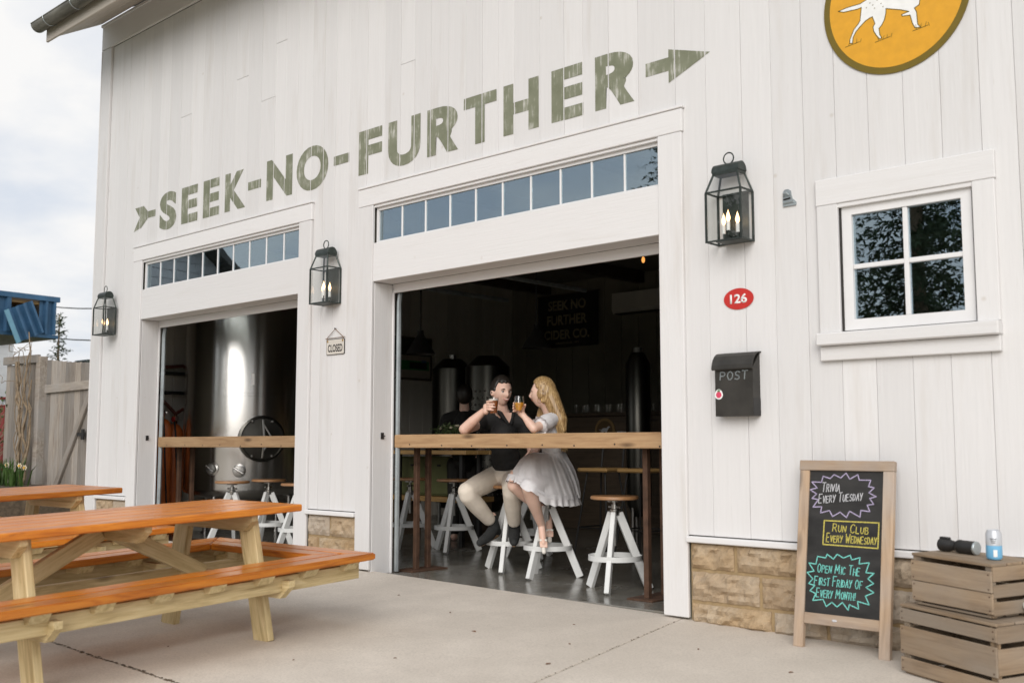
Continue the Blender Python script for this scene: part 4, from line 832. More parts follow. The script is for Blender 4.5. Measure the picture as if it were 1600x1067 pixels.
# ================================================================== PEOPLE
def blob(name, build, mat, parent, voxel=.006, smooth=4, M=None):
    """closed shapes fused by a voxel remesh into one continuous skin"""
    mb = MB(); build(mb); bmesh.ops.recalc_face_normals(mb.bm, faces=mb.bm.faces)
    me = bpy.data.meshes.new('tmp'); mb.bm.to_mesh(me); mb.bm.free(); o = bpy.data.objects.new('tmp', me); COL.objects.link(o)
    r_ = o.modifiers.new('r', 'REMESH'); r_.mode = 'VOXEL'; r_.voxel_size = voxel; r_.use_smooth_shade = True
    s_ = o.modifiers.new('s', 'SMOOTH'); s_.iterations = smooth; s_.factor = .5
    dg_ = bpy.context.evaluated_depsgraph_get(); m2 = bpy.data.meshes.new_from_object(o.evaluated_get(dg_)); bpy.data.objects.remove(o)
    m2.name = name; m2.materials.clear(); m2.polygons.foreach_set('use_smooth', [True]*len(m2.polygons)); return mesh_obj(name, m2, mat, parent, M)
def hd(p, d): return Vector(p)+Vector(d)
def head_M(c, face, up=(0,0,1), roll=0):
    """x = face direction, y = the person's left, z = up"""
    x = Vector(face).normalized(); y = Vector(up).cross(x).normalized(); z = x.cross(y)
    return Matrix(((x.x, y.x, z.x, c[0]), (x.y, y.y, z.y, c[1]), (x.z, y.z, z.z, c[2]), (0,0,0,1))) @ RX(roll)
def head_shape(mb, M, w=.074, l=.093, h=.115, jaw=1.0, nose=1.0):
    """head about 0.23 m tall, origin at its middle"""
    U, V = 48, 36; g = []
    G = lambda y, z, y0, z0, sy, sz: math.exp(-((y-y0)/sy)**2 - ((z-z0)/sz)**2)
    for j in range(V+1):
        ph = math.pi*j/V; row = []
        for i in range(U):
            a = 2*math.pi*i/U; x, y, z = l*math.sin(ph)*math.cos(a), w*math.sin(ph)*math.sin(a), h*math.cos(ph)
            if z < -.01:
                k = min(1, (-.01-z)/.10); y *= 1-.36*k*jaw; x = x*(1-.10*k) if x > 0 else x*(1-.42*k)
            if x < 0: x *= 1.06; 
            if x > 0:
                f = x/l
                x += f*(.020*nose*G(y, z, 0, -.026, .013, .020) + .010*nose*G(y, z, 0, -.004, .010, .022) + .006*G(y, z, 0, .024, .05, .012) + .010*G(y, z, 0, -.095, .026, .020) + .006*G(y, z, 0, -.058, .028, .014) + .004*G(abs(y), z, .043, -.022, .02, .022)
                        - .010*G(abs(y), z, .031, .004, .016, .012) - .006*G(y, z, 0, -.044, .02, .007))
            row.append((x, y, z))
        g.append(row)
    vs = [[mb.bm.verts.new(M @ Vector(p)) for p in row] for row in g[1:-1]]; top = mb.bm.verts.new(M @ Vector(g[0][0])); bot = mb.bm.verts.new(M @ Vector(g[-1][0]))
    for A, B in zip(vs, vs[1:]):
        for i in range(U): mb.bm.faces.new((A[i], A[(i+1) % U], B[(i+1) % U], B[i]))
    for i in range(U): mb.bm.faces.new((top, vs[0][(i+1) % U], vs[0][i])); mb.bm.faces.new((bot, vs[-1][i], vs[-1][(i+1) % U]))
    for s_ in (-1, 1): mb.ell(M @ Vector((-.006, s_*(w+.004), -.008)), .018, .008, .030, M.to_3x3().to_4x4() @ RZ(s_*R(-18)), 12, 8)
def face_parts(t_, M, smile=True, brow=BROW, w=.031, k=1.0):
    M = M @ T(-.0015, 0, 0) @ Matrix.Diagonal((k, k, k, 1))
    for s_ in (-1, 1):
        e = MB().ell(M @ Vector((.078, s_*w, .004)), .0085, .0125, .0072, M.to_3x3().to_4x4(), 12, 8).build('eye', EYEW, t_, smooth=True); MB().ell(M @ Vector((.0845, s_*w-.003, .004)), .003, .0062, .0062, M.to_3x3().to_4x4(), 10, 8).build('iris', EYED, e, smooth=True)
        MB().tube([M @ Vector((.0905, s_*.014, .021)), M @ Vector((.089, s_*.030, .0255)), M @ Vector((.078, s_*.047, .019))], [.0042, .0046, .0022], 6).build('eyebrow', brow, t_)
        MB().tube([M @ Vector((.0835, s_*.017, .0085)), M @ Vector((.0855, s_*.030, .0125)), M @ Vector((.076, s_*.044, .007))], .0022, 6).build('eyelash', brow, t_)
    if smile:
        mo = MB().tube([M @ Vector((.0800, -.026, -.048)), M @ Vector((.0915, -.012, -.0565)), M @ Vector((.0945, 0, -.0585)), M @ Vector((.0915, .012, -.0565)), M @ Vector((.0800, .026, -.048))], [.003, .0062, .0070, .0062, .003], 8).build('mouth', LIP, t_, smooth=True)
        MB().tube([M @ Vector((.0885, -.017, -.0515)), M @ Vector((.0965, 0, -.0555)), M @ Vector((.0885, .017, -.0515))], [.0028, .0045, .0028], 8).build('teeth', TEETH, mo, smooth=True)
    else: MB().tube([M @ Vector((.082, -.022, -.053)), M @ Vector((.0945, 0, -.056)), M @ Vector((.082, .022, -.053))], [.003, .006, .003], 8).build('mouth', LIP, t_, smooth=True)
def wrap_hand(mb, axis, wrist, ang0, sgn, R_, z0, dz=.019, span=2.2, thumb=1.6, tip=.0068, lift=0.0):
    """hand closed round an upright glass: fingers leave the palm at angle ang0 and wrap in direction sgn"""
    axis = Vector(axis); P = lambda a, r, z: axis + (RT*math.cos(a) - FH*math.sin(a))*r + Vector((0,0,z))
    palm = P(ang0, R_+.020, z0+.030); w_ = Vector(wrist)
    mb.cap(w_, palm + Vector((0,0,-.022)), .0225, .026); mb.cap(palm+Vector((0,0,-.024)), palm+Vector((0,0,.020)), .023, .020); mb.cap(P(ang0-.25*sgn, R_+.019, z0+.0), P(ang0-.2*sgn, R_+.018, z0+.055), .017, .016)
    for k, f in enumerate((.86, 1.0, .95, .76)):      # little finger lowest
        z = z0 + k*dz; pts = [P(ang0+sgn*span*f*q, R_+.0085-(.0015 if q > .5 else 0), z + .026 - .010*q*(2-k)*.4 + lift*q) for q in (0, .28, .55, .8, 1)]
        rr = [.0098, .0096, .0088, .0080, tip]
        for a, b_, r0, r1 in zip(pts, pts[1:], rr, rr[1:]): mb.cap(a, b_, r0, r1, 10)
    pts = [P(ang0-sgn*.25, R_+.018, z0+.030), P(ang0-sgn*thumb*.55, R_+.014, z0+.055), P(ang0-sgn*thumb, R_+.009, z0+.066)]
    for a, b_, r0, r1 in zip(pts, pts[1:], (.0135, .0112), (.0108, .0085)): mb.cap(a, b_, r0, r1, 10)
def open_hand(mb, wrist, dirv, side, nrm, L=.175, curl=.35):
    """relaxed hand lying on something: dirv = towards the fingers, side = towards the little finger, nrm = back of hand"""
    w_, d, s_, n = Vector(wrist), Vector(dirv).normalized(), Vector(side).normalized(), Vector(nrm).normalized()
    for q in (-.026, -.009, .009, .026): mb.cap(w_+s_*q*.6, w_+d*.085+s_*q, .017, .0125)
    for k, (q, f) in enumerate(((-.030, .92), (-.010, 1.0), (.010, .95), (.029, .76))):
        a = w_+d*.085+s_*q; b_ = a+d*.036*f-n*.006; c = b_+d*.026*f-n*(.012+curl*.02); e = c+d*.016*f-n*(.012+curl*.015)
        for p, r_, r0, r1 in ((a, b_, .0098, .0092), (b_, c, .0092, .0082), (c, e, .0082, .0070)): mb.cap(p, r_, r0, r1, 10)
    a = w_+d*.03-s_*.026; b_ = a+d*.035-s_*.022-n*.006; c = b_+d*.03-s_*.004-n*.010
    mb.cap(a, b_, .014, .0115, 10); mb.cap(b_, c, .0112, .0085, 10)
def limb(mb, *pr):
    for (a, ra), (b_, rb) in zip(pr, pr[1:]): mb.cap(a, b_, ra, rb, 14)
def tumbler(name, label, M, mats, h, r0, r1, fill, foam, stem=False, group=None):
    t_ = thing(name, label, 'glass', M)
    if not stem:
        prof = [(r0*.9, 0), (r0, .004), (r1, h), (r1-.002, h), (r0-.002, .010), (.001, .010)]; rr = lambda z: r0+(r1-r0)*z/h
    else:
        prof = [(r0*.75, 0), (r0*.8, .003), (r0*.62, .008), (r0*.72, .022), (r1*.98, .055), (r1, .080), (r1*.86, h), (r1*.86-.002, h), (r1-.002, .08), (r1*.98-.002, .055), (r0*.70, .026), (.001, .024)]
        rr = lambda z: (r0*.72+(r1-r0*.72)*min(1, max(0, (z-.022)/.045))) if z < .08 else r1-(r1*.14)*(z-.08)/(h-.08)
    MB().lathe(prof, 28, None, False).build('glass_wall', TGLASS, t_, smooth=True)
    zb = .012 if not stem else .027; zz = [zb+(fill-zb)*k/6 for k in range(7)]
    MB().lathe([(max(.004, rr(z)-.0035), z) for z in zz], 28).build('cider', mats, t_, smooth=True)
    if foam: MB().lathe([(rr(fill)-.0035, fill+.0005), (rr(foam)-.0035, foam)], 28).build('froth', FOAM, t_, smooth=True)
    return t_
# ------------------------------------------------------------------ the man
man = thing('person', 'person in black polo and stone chinos seated at the counter, raising an amber pint', 'person', T(0, 0, 0))
MJ = {k: Vector(v) for k, v in dict(pelvis=(-2.170,.960,.745), spine=(-2.180,.945,.898), chest=(-2.166,.910,1.075), neck=(-2.147,.875,1.247), headc=(-2.114,.825,1.420), r_sh=(-2.288,.812,1.190), r_el=(-2.222,.520,1.122), r_wr=(-2.075,.580,1.258),
    l_sh=(-2.030,1.000,1.188), l_el=(-1.995,1.075,.935), l_wr=(-1.985,.894,.815), r_hip=(-2.250,.880,.735), r_kn=(-2.160,.472,.640), r_an=(-2.201,.811,.386), r_heel=(-2.196,.862,.312), r_toe=(-2.157,.655,.262), l_hip=(-2.110,.965,.735), l_kn=(-1.852,.658,.668), l_an=(-2.024,.880,.370), l_heel=(-2.045,.905,.292), l_toe=(-1.915,.755,.268)).items()}
HM = head_M(MJ['headc'], (.955, -.285, -.10), (0.06, 0, 1)); MG = Vector((-1.998, .612, 1.232))
def man_body(mb):
    head_shape(mb, HM, .077, .094, .1165, .62)
    mb.cap(MJ['neck']+Vector((0,0,-.03)), HM @ Vector((-.022, 0, -.075)), .060, .056)
    limb(mb, (MJ['r_sh'], .052), (MJ['r_el'], .043), (MJ['r_el']*.55+MJ['r_wr']*.45, .041), (MJ['r_wr'], .027))
    limb(mb, (MJ['l_sh'], .052), (MJ['l_el'], .043), (MJ['l_el']*.55+MJ['l_wr']*.45, .040), (MJ['l_wr'], .028))
    mb.cap(MJ['r_sh'], MJ['l_sh'], .06, .06); mb.cap(MJ['chest'], MJ['neck'], .09, .06)
    wrap_hand(mb, MG, MJ['r_wr'], R(188), -1, .0405, .016, span=2.0, thumb=1.5)
    open_hand(mb, MJ['l_wr'], (.012, -.085, -.052), RT, (.2, -.45, .85), curl=.5)
    for s_ in ('r', 'l'): mb.cap(MJ[s_+'_an']+Vector((0,0,.05)), MJ[s_+'_an'], .036, .036)
blob('body', man_body, SKIN, man, .0042, 3)
face_parts(man, HM)
def man_hair(mb):
    # cap of short hair: offset head cut away from the face
    U, V = 40, 20
    for i in range(520):
        a = rnd.uniform(0, 2*math.pi); ph = rnd.uniform(0, 1.75); x, y, z = math.sin(ph)*math.cos(a), math.sin(ph)*math.sin(a), math.cos(ph)
        if x > .30 and z < .62 + .06*rnd.random(): continue
        if x > .02 and z < .12: continue
        if z < -.12 and x > -.35: continue
        mb.ell(HM @ Vector((x*.096-.004, y*.076, z*.121)), .016, .016, .016, None, 8, 6)
blob('hair', man_hair, DHAIR, man, .005, 9)
def man_shirt(mb):
    mb.ell(MJ['chest']+Vector((0,0,-.01)), .115, .185, .16, RZ(R(42)), 20, 14)
    mb.ell((MJ['spine']+MJ['chest'])/2, .112, .165, .18, RZ(R(42)), 20, 14); mb.ell(MJ['pelvis']+Vector((0,0,.085)), .125, .17, .10, RZ(R(42)), 20, 14); mb.ell(MJ['spine'], .12, .165, .14, RZ(R(42)), 20, 14)
    up = MJ['neck']+Vector((0,0,-.035))
    for s_ in ('r', 'l'): mb.cap(up, MJ[s_+'_sh']+Vector((0,0,-.008)), .062, .068)
    mb.cap(MJ['r_sh'], MJ['r_sh']*.66+MJ['r_el']*.34, .066, .066); mb.cap(MJ['l_sh'], MJ['l_sh']*.40+MJ['l_el']*.60, .068, .062)
def carve_v(o, M, pts):
    pass
blob('polo_shirt', man_shirt, SHIRT, man, .007, 6)
# open collar: two folded flaps leaving a V of skin
fx = (HM @ Vector((1,0,0)) - HM @ Vector((0,0,0))); fdir = -FH*.80 + RT*.45; fdir = fdir.normalized(); sd_ = Vector((0,0,1)).cross(fdir)
nk = MJ['neck']
def man_v(mb):
    mb.prism([(0, 0), (.052, .088), (-.052, .088)], -.004, .010, frame_M(nk+fdir*.1035+Vector((0,0,-.075)), sd_, Vector((0,0,1))-fdir*.52))
MB_ = MB(); man_v(MB_); MB_.build('chest_skin', SKIN, man)
for s_ in (-1, 1):
    MB().tube([nk-fdir*.055+Vector((0,0,.035)), nk+sd_*s_*.062+Vector((0,0,.030)), nk+fdir*.070+sd_*s_*.056+Vector((0,0,-.004)), nk+fdir*.118+sd_*s_*.010+Vector((0,0,-.085))], [.014, .016, .019, .007], 8).build('collar', SHIRT, man, smooth=True)
MB().lathe([(.006, 0), (.006, .003)], 10, frame_M(nk+fdir*.128+Vector((0,0,-.12)), sd_, (0,0,1))).build('button', BLKM, man)
def man_trousers(mb):
    mb.ell(MJ['pelvis']+Vector((0,0,.01)), .135, .175, .095, RZ(R(42)), 20, 14)
    for s_ in ('r', 'l'):
        h_, k_, a_ = MJ[s_+'_hip'], MJ[s_+'_kn'], MJ[s_+'_an']; sh = (a_-k_)
        limb(mb, (h_, .095), (h_*.5+k_*.5, .088), (k_+(h_-k_)*.06, .072), (k_+sh*.1, .070), (k_+sh*.45, .068), (k_+sh*.86, .054))
        for q in range(5): # creases behind the knee and at the hem
            p = k_+(h_-k_)*rnd.uniform(.0, .25)+sh*rnd.uniform(0, .12); mb.cap(p+RT*.03, p+RT*.07+Vector((0,0,rnd.uniform(-.03, .03))), .016, .01)
blob('trousers', man_trousers, CHINO, man, .007, 4)
for s_ in ('r', 'l'):
    a_, h_, e_ = MJ[s_+'_an'], MJ[s_+'_heel'], MJ[s_+'_toe']; d2 = (e_-h_).normalized(); n_ = RT.cross(d2); n_ = n_ if n_.z > 0 else -n_
    def shoe(mb): limb(mb, (a_+Vector((0,0,.035)), .044), (a_*.6+h_*.4, .046), (h_+n_*.008, .036)); limb(mb, (a_*.5+h_*.5, .046), (h_*.5+e_*.5+n_*.016, .044), (e_*.75+h_*.25+n_*.004, .040), (e_, .036), (e_+d2*.035-n_*.006, .028))
    sh_ = blob('shoe', shoe, SHOE, man, .006, 4)
    def sole(mb): limb(mb, (h_-n_*.024, .022), (h_*.5+e_*.5-n_*.022, .022), (e_-n_*.024, .022), (e_+d2*.036-n_*.024, .016)); 
    blob('sole', sole, SOLE, sh_, .006, 2)
tumbler('pint_glass', 'pint glass of amber cider in the man\'s raised hand', T(*MG), AMBER, .135, .030, .041, .108, .120)
# ------------------------------------------------------------------ the woman
wom = thing('person', 'person with long blonde hair in a short white dress, raising a golden glass', 'person', T(0, 0, 0))
WJ = {k: Vector(v) for k, v in dict(pelvis=(-1.587,.864,.755), waist=(-1.575,.830,.955), chest=(-1.552,.800,1.105), neck=(-1.553,.772,1.245), headc=(-1.573,.700,1.385), l_sh=(-1.470,.715,1.195), l_el=(-1.455,.470,1.118), l_wr=(-1.532,.452,1.205), r_sh=(-1.640,.890,1.200), r_el=(-1.72,.80,.98), r_wr=(-1.70,.62,.83),
    l_hip=(-1.523,.789,.738), l_kn=(-1.449,.412,.690), l_an=(-1.535,.642,.412), l_toe=(-1.480,.600,.296), r_hip=(-1.631,.930,.741), r_kn=(-1.716,.546,.702), r_an=(-1.658,.864,.473), r_toe=(-1.585,.790,.352)).items()}
WHM = head_M(WJ['headc'], (-.93, -.37, .0), (0, 0, 1)); WG = Vector((-1.560, .425, 1.226))
def wom_body(mb):
    head_shape(mb, WHM, .069, .086, .108, .9, 1.15)
    mb.cap(WJ['neck']+Vector((0,0,-.03)), WHM @ Vector((-.020, 0, -.07)), .045, .043)
    limb(mb, (WJ['l_sh'], .040), (WJ['l_el'], .033), (WJ['l_el']*.6+WJ['l_wr']*.4, .033), (WJ['l_wr'], .021))
    limb(mb, (WJ['r_sh'], .040), (WJ['r_el'], .034), (WJ['r_wr'], .022)); open_hand(mb, WJ['r_wr'], (.02, -.08, -.03), RT, (0, -.2, 1))
    mb.cap(WJ['chest'], WJ['neck'], .06, .045); mb.cap(WJ['r_sh'], WJ['l_sh'], .045, .045)
    wrap_hand(mb, WG, WJ['l_wr'], R(285), -1, .036, .000, dz=.0165, span=1.9, thumb=1.25, tip=.0062)
    for s_ in ('l', 'r'):
        h_, k_, a_, e_ = WJ[s_+'_hip'], WJ[s_+'_kn'], WJ[s_+'_an'], WJ[s_+'_toe']; sh = a_-k_
        limb(mb, (h_, .085), (h_*.5+k_*.5, .074), (k_, .054), (k_+sh*.3, .054), (k_+sh*.65, .040), (a_, .029))
        mb.cap(a_, a_*.4+e_*.6, .028, .026); mb.cap(a_*.4+e_*.6, e_+Vector((0,0,-.006)), .027, .021); mb.cap(a_+Vector((0,0,-.01)), a_+(a_-e_).normalized()*.02+Vector((0,0,-.03)), .027, .022)
        for q in range(5): f = RT*(q-2)*.011; mb.cap(e_+f, e_+f+(e_-a_).normalized()*.03+Vector((0,0,-.006)), .009, .007, 8)
blob('body', wom_body, SKINW, wom, .0042, 3)
face_parts(wom, WHM, True, plain('light_brow', (.16,.09,.04), .8), .029, .865)
for s_ in ('l', 'r'):
    a_, e_ = WJ[s_+'_an'], WJ[s_+'_toe']; d = (e_-a_).normalized(); back = -Vector((d.x, d.y, 0)).normalized()
    def sand(mb):
        limb(mb, (a_+back*.03+Vector((0,0,-.045)), .016), (a_*.45+e_*.55+Vector((0,0,-.036)), .018), (e_+d*.045+Vector((0,0,-.030)), .016))
        mb.cap(e_-RT*.019+Vector((0,0,.014)), e_+RT*.019+Vector((0,0,.014)), .011, .011)
        N = 12
        c_ = a_+(a_-e_).normalized()*.002+Vector((0,0,.022)); u = RT; w2 = u.cross(Vector((0,0,1)))
        for k in range(N): p0, p1 = [c_+(u*math.cos(2*math.pi*q/N)+w2*math.sin(2*math.pi*q/N))*.0315 for q in (k, k+1)]; mb.cap(p0, p1, .0048, .0048, 8)
        mb.cap(c_+back*.034, a_+back*.045+Vector((0,0,-.04)), .007, .010, 8)
    sa = blob('sandal', sand, SANDAL, wom, .0045, 2)
    hp = a_+back*.048+Vector((0,0,-.052)); mb = MB(); mb.lathe([(.017, -.066), (.018, -.03), (.022, 0)], 4, frame_M(hp, RT, back)@I4); mb.build('heel', SANDAL, sa)
# dress
fd = Vector((-.93, -.37, 0)).normalized(); ld = Vector((0,0,1)).cross(fd)
def bodice(mb):
    rz = RZ(math.atan2(fd.y, fd.x)); mb.ell(WJ['chest']+Vector((0,0,-.01)), .098, .135, .125, rz, 20, 14); mb.ell((WJ['chest']+WJ['waist'])/2+Vector((0,0,-.02)), .090, .118, .14, rz, 20, 14); mb.ell(WJ['waist'], .088, .112, .09, rz, 20, 14)
    mb.cap(WJ['r_sh'], WJ['l_sh'], .05, .05)
    for s_ in ('l', 'r'):
        a, b_ = WJ[s_+'_sh'], WJ[s_+'_el']; limb(mb, (a, .052), (a*.6+b_*.4, .064), (a*.45+b_*.55, .060))
dress = blob('dress_bodice', bodice, COTTON, wom, .006, 5)
def frill(path_c, axis, r0, r1, L_, n=14, amp=.008):
    """flared ruffled cuff"""
    mb = MB(); ax = Vector(axis).normalized(); u = ax.orthogonal().normalized(); w_ = ax.cross(u); rows = []
    for j in range(6):
        q = j/5; row = []
        for k in range(96):
            a = 2*math.pi*k/96; r_ = r0+(r1-r0)*q+amp*q*math.sin(n*a)+amp*.5*q*math.sin(5*a+1); row.append(mb.bm.verts.new(Vector(path_c)+ax*(L_*q+amp*.6*q*math.cos(n*a))+(u*math.cos(a)+w_*math.sin(a))*r_))
        rows.append(row)
    for A, B in zip(rows, rows[1:]):
        for k in range(96): mb.bm.faces.new((A[k], A[(k+1) % 96], B[(k+1) % 96], B[k]))
    return mb
for s_ in ('l', 'r'):
    a, b_ = WJ[s_+'_sh'], WJ[s_+'_el']; frill(a*.44+b_*.56, (b_-a), .050, .068, .042, 11, .006).build('sleeve_frill', COTTON, dress, smooth=True)
def off_body(p, gap=.013):
    """push a cloth point outside the thighs, the hips and the stool seat"""
    p = Vector(p)
    for _ in range(2):
        for s_ in ('l', 'r'):
            a, b_ = WJ[s_+'_hip'], WJ[s_+'_kn']; d = b_-a; u = max(0, min(1, (p-a).dot(d)/d.length_squared)); c_ = a+d*u; r_ = .087-.030*u+gap; v = p-c_
            if v.length < r_: v = v if v.length > 1e-4 else Vector((0,0,1)); p = c_+v.normalized()*r_
        v = Vector((p.x+1.627, p.y-.819, 0))
        if .62 < p.z < .675 and v.length < .176: v.normalize(); p = Vector((-1.627+v.x*.176, .819+v.y*.176, p.z))
    return p
def skirt(top, hem_pts, n=120, waves=13, amp=.012, rows_=14, seed=0, power=1.0):
    """cloth hanging from a waist ellipse to a closed hem curve given as (angle -> point) control points"""
    mb = MB(); rows = []
    H = [Vector(p) for p in hem_pts]; m_ = len(H)
    def hem(s_):
        x = s_*m_; i = int(math.floor(x)); f = x-i; p0, p1, p2, p3 = H[(i-1) % m_], H[i % m_], H[(i+1) % m_], H[(i+2) % m_]
        return .5*((2*p1)+(-p0+p2)*f+(2*p0-5*p1+4*p2-p3)*f*f+(-p0+3*p1-3*p2+p3)*f**3)
    for j in range(rows_+1):
        q = j/rows_; row = []
        for k in range(n):
            s_ = k/n; a = 2*math.pi*s_; t0 = top(a); h_ = hem(s_); c_ = t0.lerp(h_, q)
            bulge = math.sin(math.pi*q)*.030; fr_ = max(0, math.cos(a-.15))**.7*math.sin(math.pi*q)*.055; out_ = Vector((math.cos(a)*fd.x+math.sin(a)*ld.x, math.cos(a)*fd.y+math.sin(a)*ld.y, 0))
            fold = amp*q*(math.sin(waves*a+seed+2*math.sin(2*a))+.5*math.sin(2.3*waves*a))
            w_ = c_ + out_*(bulge+fold) + Vector((0,0,bulge*.5+fr_)); w_ += out_*.006*q*mnoise.noise(w_*17)+Vector((0,0,.008*q*mnoise.noise(w_*13))); row.append(mb.bm.verts.new(off_body(w_)))
        rows.append(row)
    for A, B in zip(rows, rows[1:]):
        for k in range(n): mb.bm.faces.new((A[k], A[(k+1) % n], B[(k+1) % n], B[k]))
    return mb
wz = WJ['waist']+Vector((0,0,-.015)); top = lambda a: wz + fd*.090*math.cos(a) + ld*.115*math.sin(a)
# hem goes round: over the knees (front), her left (towards the street), behind the seat, her right
kl, kr = WJ['l_kn'], WJ['r_kn']
hemp = [(kl+kr)/2+Vector((-.02,-.03,.050)), kl+Vector((.050,-.035,.000)), Vector((-1.368,.510,.625)), Vector((-1.352,.660,.606)), Vector((-1.375,.83,.600)), Vector((-1.425,.95,.605)), Vector((-1.52,1.05,.605)), Vector((-1.66,1.05,.64)), Vector((-1.77,.92,.67)), Vector((-1.80,.75,.70)), kr+Vector((-.060,.02,.03)), kr+Vector((-.02,-.055,.055))]
skirt(top, hemp, 220, 11, .010, 26).build('skirt', COTTON, dress, smooth=True)
lo = [p+Vector((0,0,-.045)) if 2 <= i <= 8 else p+Vector((0,0,-.012)) for i, p in enumerate(hemp)]
def ruff(hem_, drop, outw):
    mb = MB(); n = 220; H = [Vector(p) for p in hem_]; m_ = len(H); rows = []
    c0 = sum(H, Vector())/m_
    for j in range(5):
        q = j/4; row = []
        for k in range(n):
            x = k/n*m_; i = int(x); f = x-i; p0, p1, p2, p3 = H[(i-1) % m_], H[i % m_], H[(i+1) % m_], H[(i+2) % m_]
            p = .5*((2*p1)+(-p0+p2)*f+(2*p0-5*p1+4*p2-p3)*f*f+(-p0+3*p1-3*p2+p3)*f**3); o_ = (p-c0); o_.z = 0; o_.normalize(); d_ = drop*(1 if 1.5 < x < 9 else .35)
            row.append(mb.bm.verts.new(off_body(p + o_*(outw*q - .006 + .011*q*math.sin(k*.62+math.sin(k*.11)*2)) + Vector((0,0,.03-(d_+.03)*q+.004*q*math.cos(k*.62))), .016)))
        rows.append(row)
    for A, B in zip(rows, rows[1:]):
        for k in range(n): mb.bm.faces.new((A[k], A[(k+1) % n], B[(k+1) % n], B[k]))
    return mb
ruff(hemp, .050, .012).build('hem_ruffle', COTTON, dress, smooth=True)
# long blonde hair: scalp shell plus loose locks falling down the back and over the shoulder
def wom_hair(mb):
    for i in range(620):
        a = rnd.uniform(0, 2*math.pi); ph = rnd.uniform(0, 2.2); x, y, z = math.sin(ph)*math.cos(a), math.sin(ph)*math.sin(a), math.cos(ph)
        if x > .38 and z < .72: continue
        if x > .12 and z < .30: continue
        if z < -.3 and x > -.2: continue
        mb.ell(WHM @ Vector((x*.092-.006, y*.075, z*.114)), .018, .018, .018, None, 8, 6)
    bk = lambda x, y, z: WHM @ Vector((x, y, z))
    limb(mb, (bk(-.06, 0, -.02), .070), (bk(-.105, .005, -.11), .060), (bk(-.150, .01, -.20), .050), (bk(-.165, .01, -.27), .030))
hair = blob('hair', wom_hair, BHAIR, wom, .006, 12)
mb = MB()
for i in range(460):
    s_ = rnd.uniform(-1, 1); back = rnd.random() < .78
    th0 = rnd.uniform(.05, .9)
    if back:
        st = WHM @ Vector((.03-.10*th0, s_*.045, .112-.05*th0)); wv = rnd.uniform(0, 6.28); sp_ = s_*rnd.uniform(.5, 1.1); ln = rnd.uniform(.26, .37)
        pts = [st, WHM @ Vector((-.058-.028*(1-abs(s_)), s_*.074, .03)), WHM @ Vector((-.085, sp_*.072, -.07)), WHM @ Vector((-.125+.012*math.sin(wv), sp_*.068, -.07-ln*.40)), WHM @ Vector((-.160+.014*math.sin(wv+1.5), sp_*.062, -.07-ln*.72)), WHM @ Vector((-.172+.016*math.sin(wv+3), sp_*.055+rnd.uniform(-.015, .015), -.07-ln))]
    else:      # lock in front of the far shoulder
        st = WHM @ Vector((.02, -.03, .108)); j_ = rnd.uniform(-.022, .022); wv = rnd.uniform(0, 6.28)
        pts = [st, WHM @ Vector((.020+j_*.4, -.078, .03)), WHM @ Vector((.024+j_, -.082, -.06)), WHM @ Vector((.045+j_+.010*math.sin(wv), -.080, -.16)), WHM @ Vector((.055+j_*1.4, -.075, -.24)), WHM @ Vector((.066+j_*1.6, -.07, -.29-rnd.uniform(0, .05)))]
    fine = []
    for p, q in zip(pts, pts[1:]): fine += [p, p.lerp(q, .5)]
    fine.append(pts[-1]); sm = [fine[0]] + [(fine[k-1]+fine[k]*2+fine[k+1])/4 for k in range(1, len(fine)-1)] + [fine[-1]]
    r_ = rnd.uniform(.0014, .0036); mb.tube(sm, [r_*.6]+[r_]*(len(sm)-3)+[r_*.7, r_*.2], 5)
mb.build('hair_locks', BHAIR, hair, smooth=True)
rr = .017; c_ = WHM @ Vector((-.004, .074, -.058)); MB().tube([c_+Vector((fd.x*rr*math.cos(2*math.pi*k/16), fd.y*rr*math.cos(2*math.pi*k/16), rr*math.sin(2*math.pi*k/16))) for k in range(16)], .0018, 6, closed=True).build('earring', BRASS, wom)
tumbler('tulip_glass', 'rounded glass of golden cider in the woman\'s raised hand', T(*WG), GOLD, .128, .032, .0375, .082, None, True)
def rebase(root, base):
    for c in root.children: c.matrix_basis = T(-base[0], -base[1], -base[2]) @ c.matrix_basis
    root.matrix_basis = T(*base)
rebase(man, (-2.12, .92, FZ)); rebase(wom, (-1.627, .819, FZ)); rebase(barn, (-.7, 3.5, 0))
# a third figure, back turned, deep in the room
stf = thing('person', 'person in dark clothes with back turned deep inside the room', 'person', T(-4.25, 2.52, FZ))
def stf_body(mb):
    head_shape(mb, T(.03, -.03, 1.50) @ RZ(R(120)), .074, .092, .115); mb.cap((0, 0, 1.28), (.02, -.02, 1.44), .06, .05)
    for s_ in (-1, 1):
        v = RT*s_; limb(mb, (v*.17+Vector((0,0,1.26)), .05), (v*.25+FH*.06+Vector((0,0,1.02)), .04), (v*.16+FH*.22+Vector((0,0,.92)), .03)); open_hand(mb, v*.16+FH*.22+Vector((0,0,.92)), FH-v*.2, v, (0,0,1))
        limb(mb, (v*.09+Vector((0,0,.80)), .08), (v*.10+Vector((0,0,.45)), .06), (v*.10+Vector((0,0,.08)), .04)); mb.cap(v*.10-FH*.02+Vector((0,0,.04)), v*.11+FH*.16+Vector((0,0,.035)), .038, .032)
blob('body', stf_body, SKIN, stf, .009, 3)
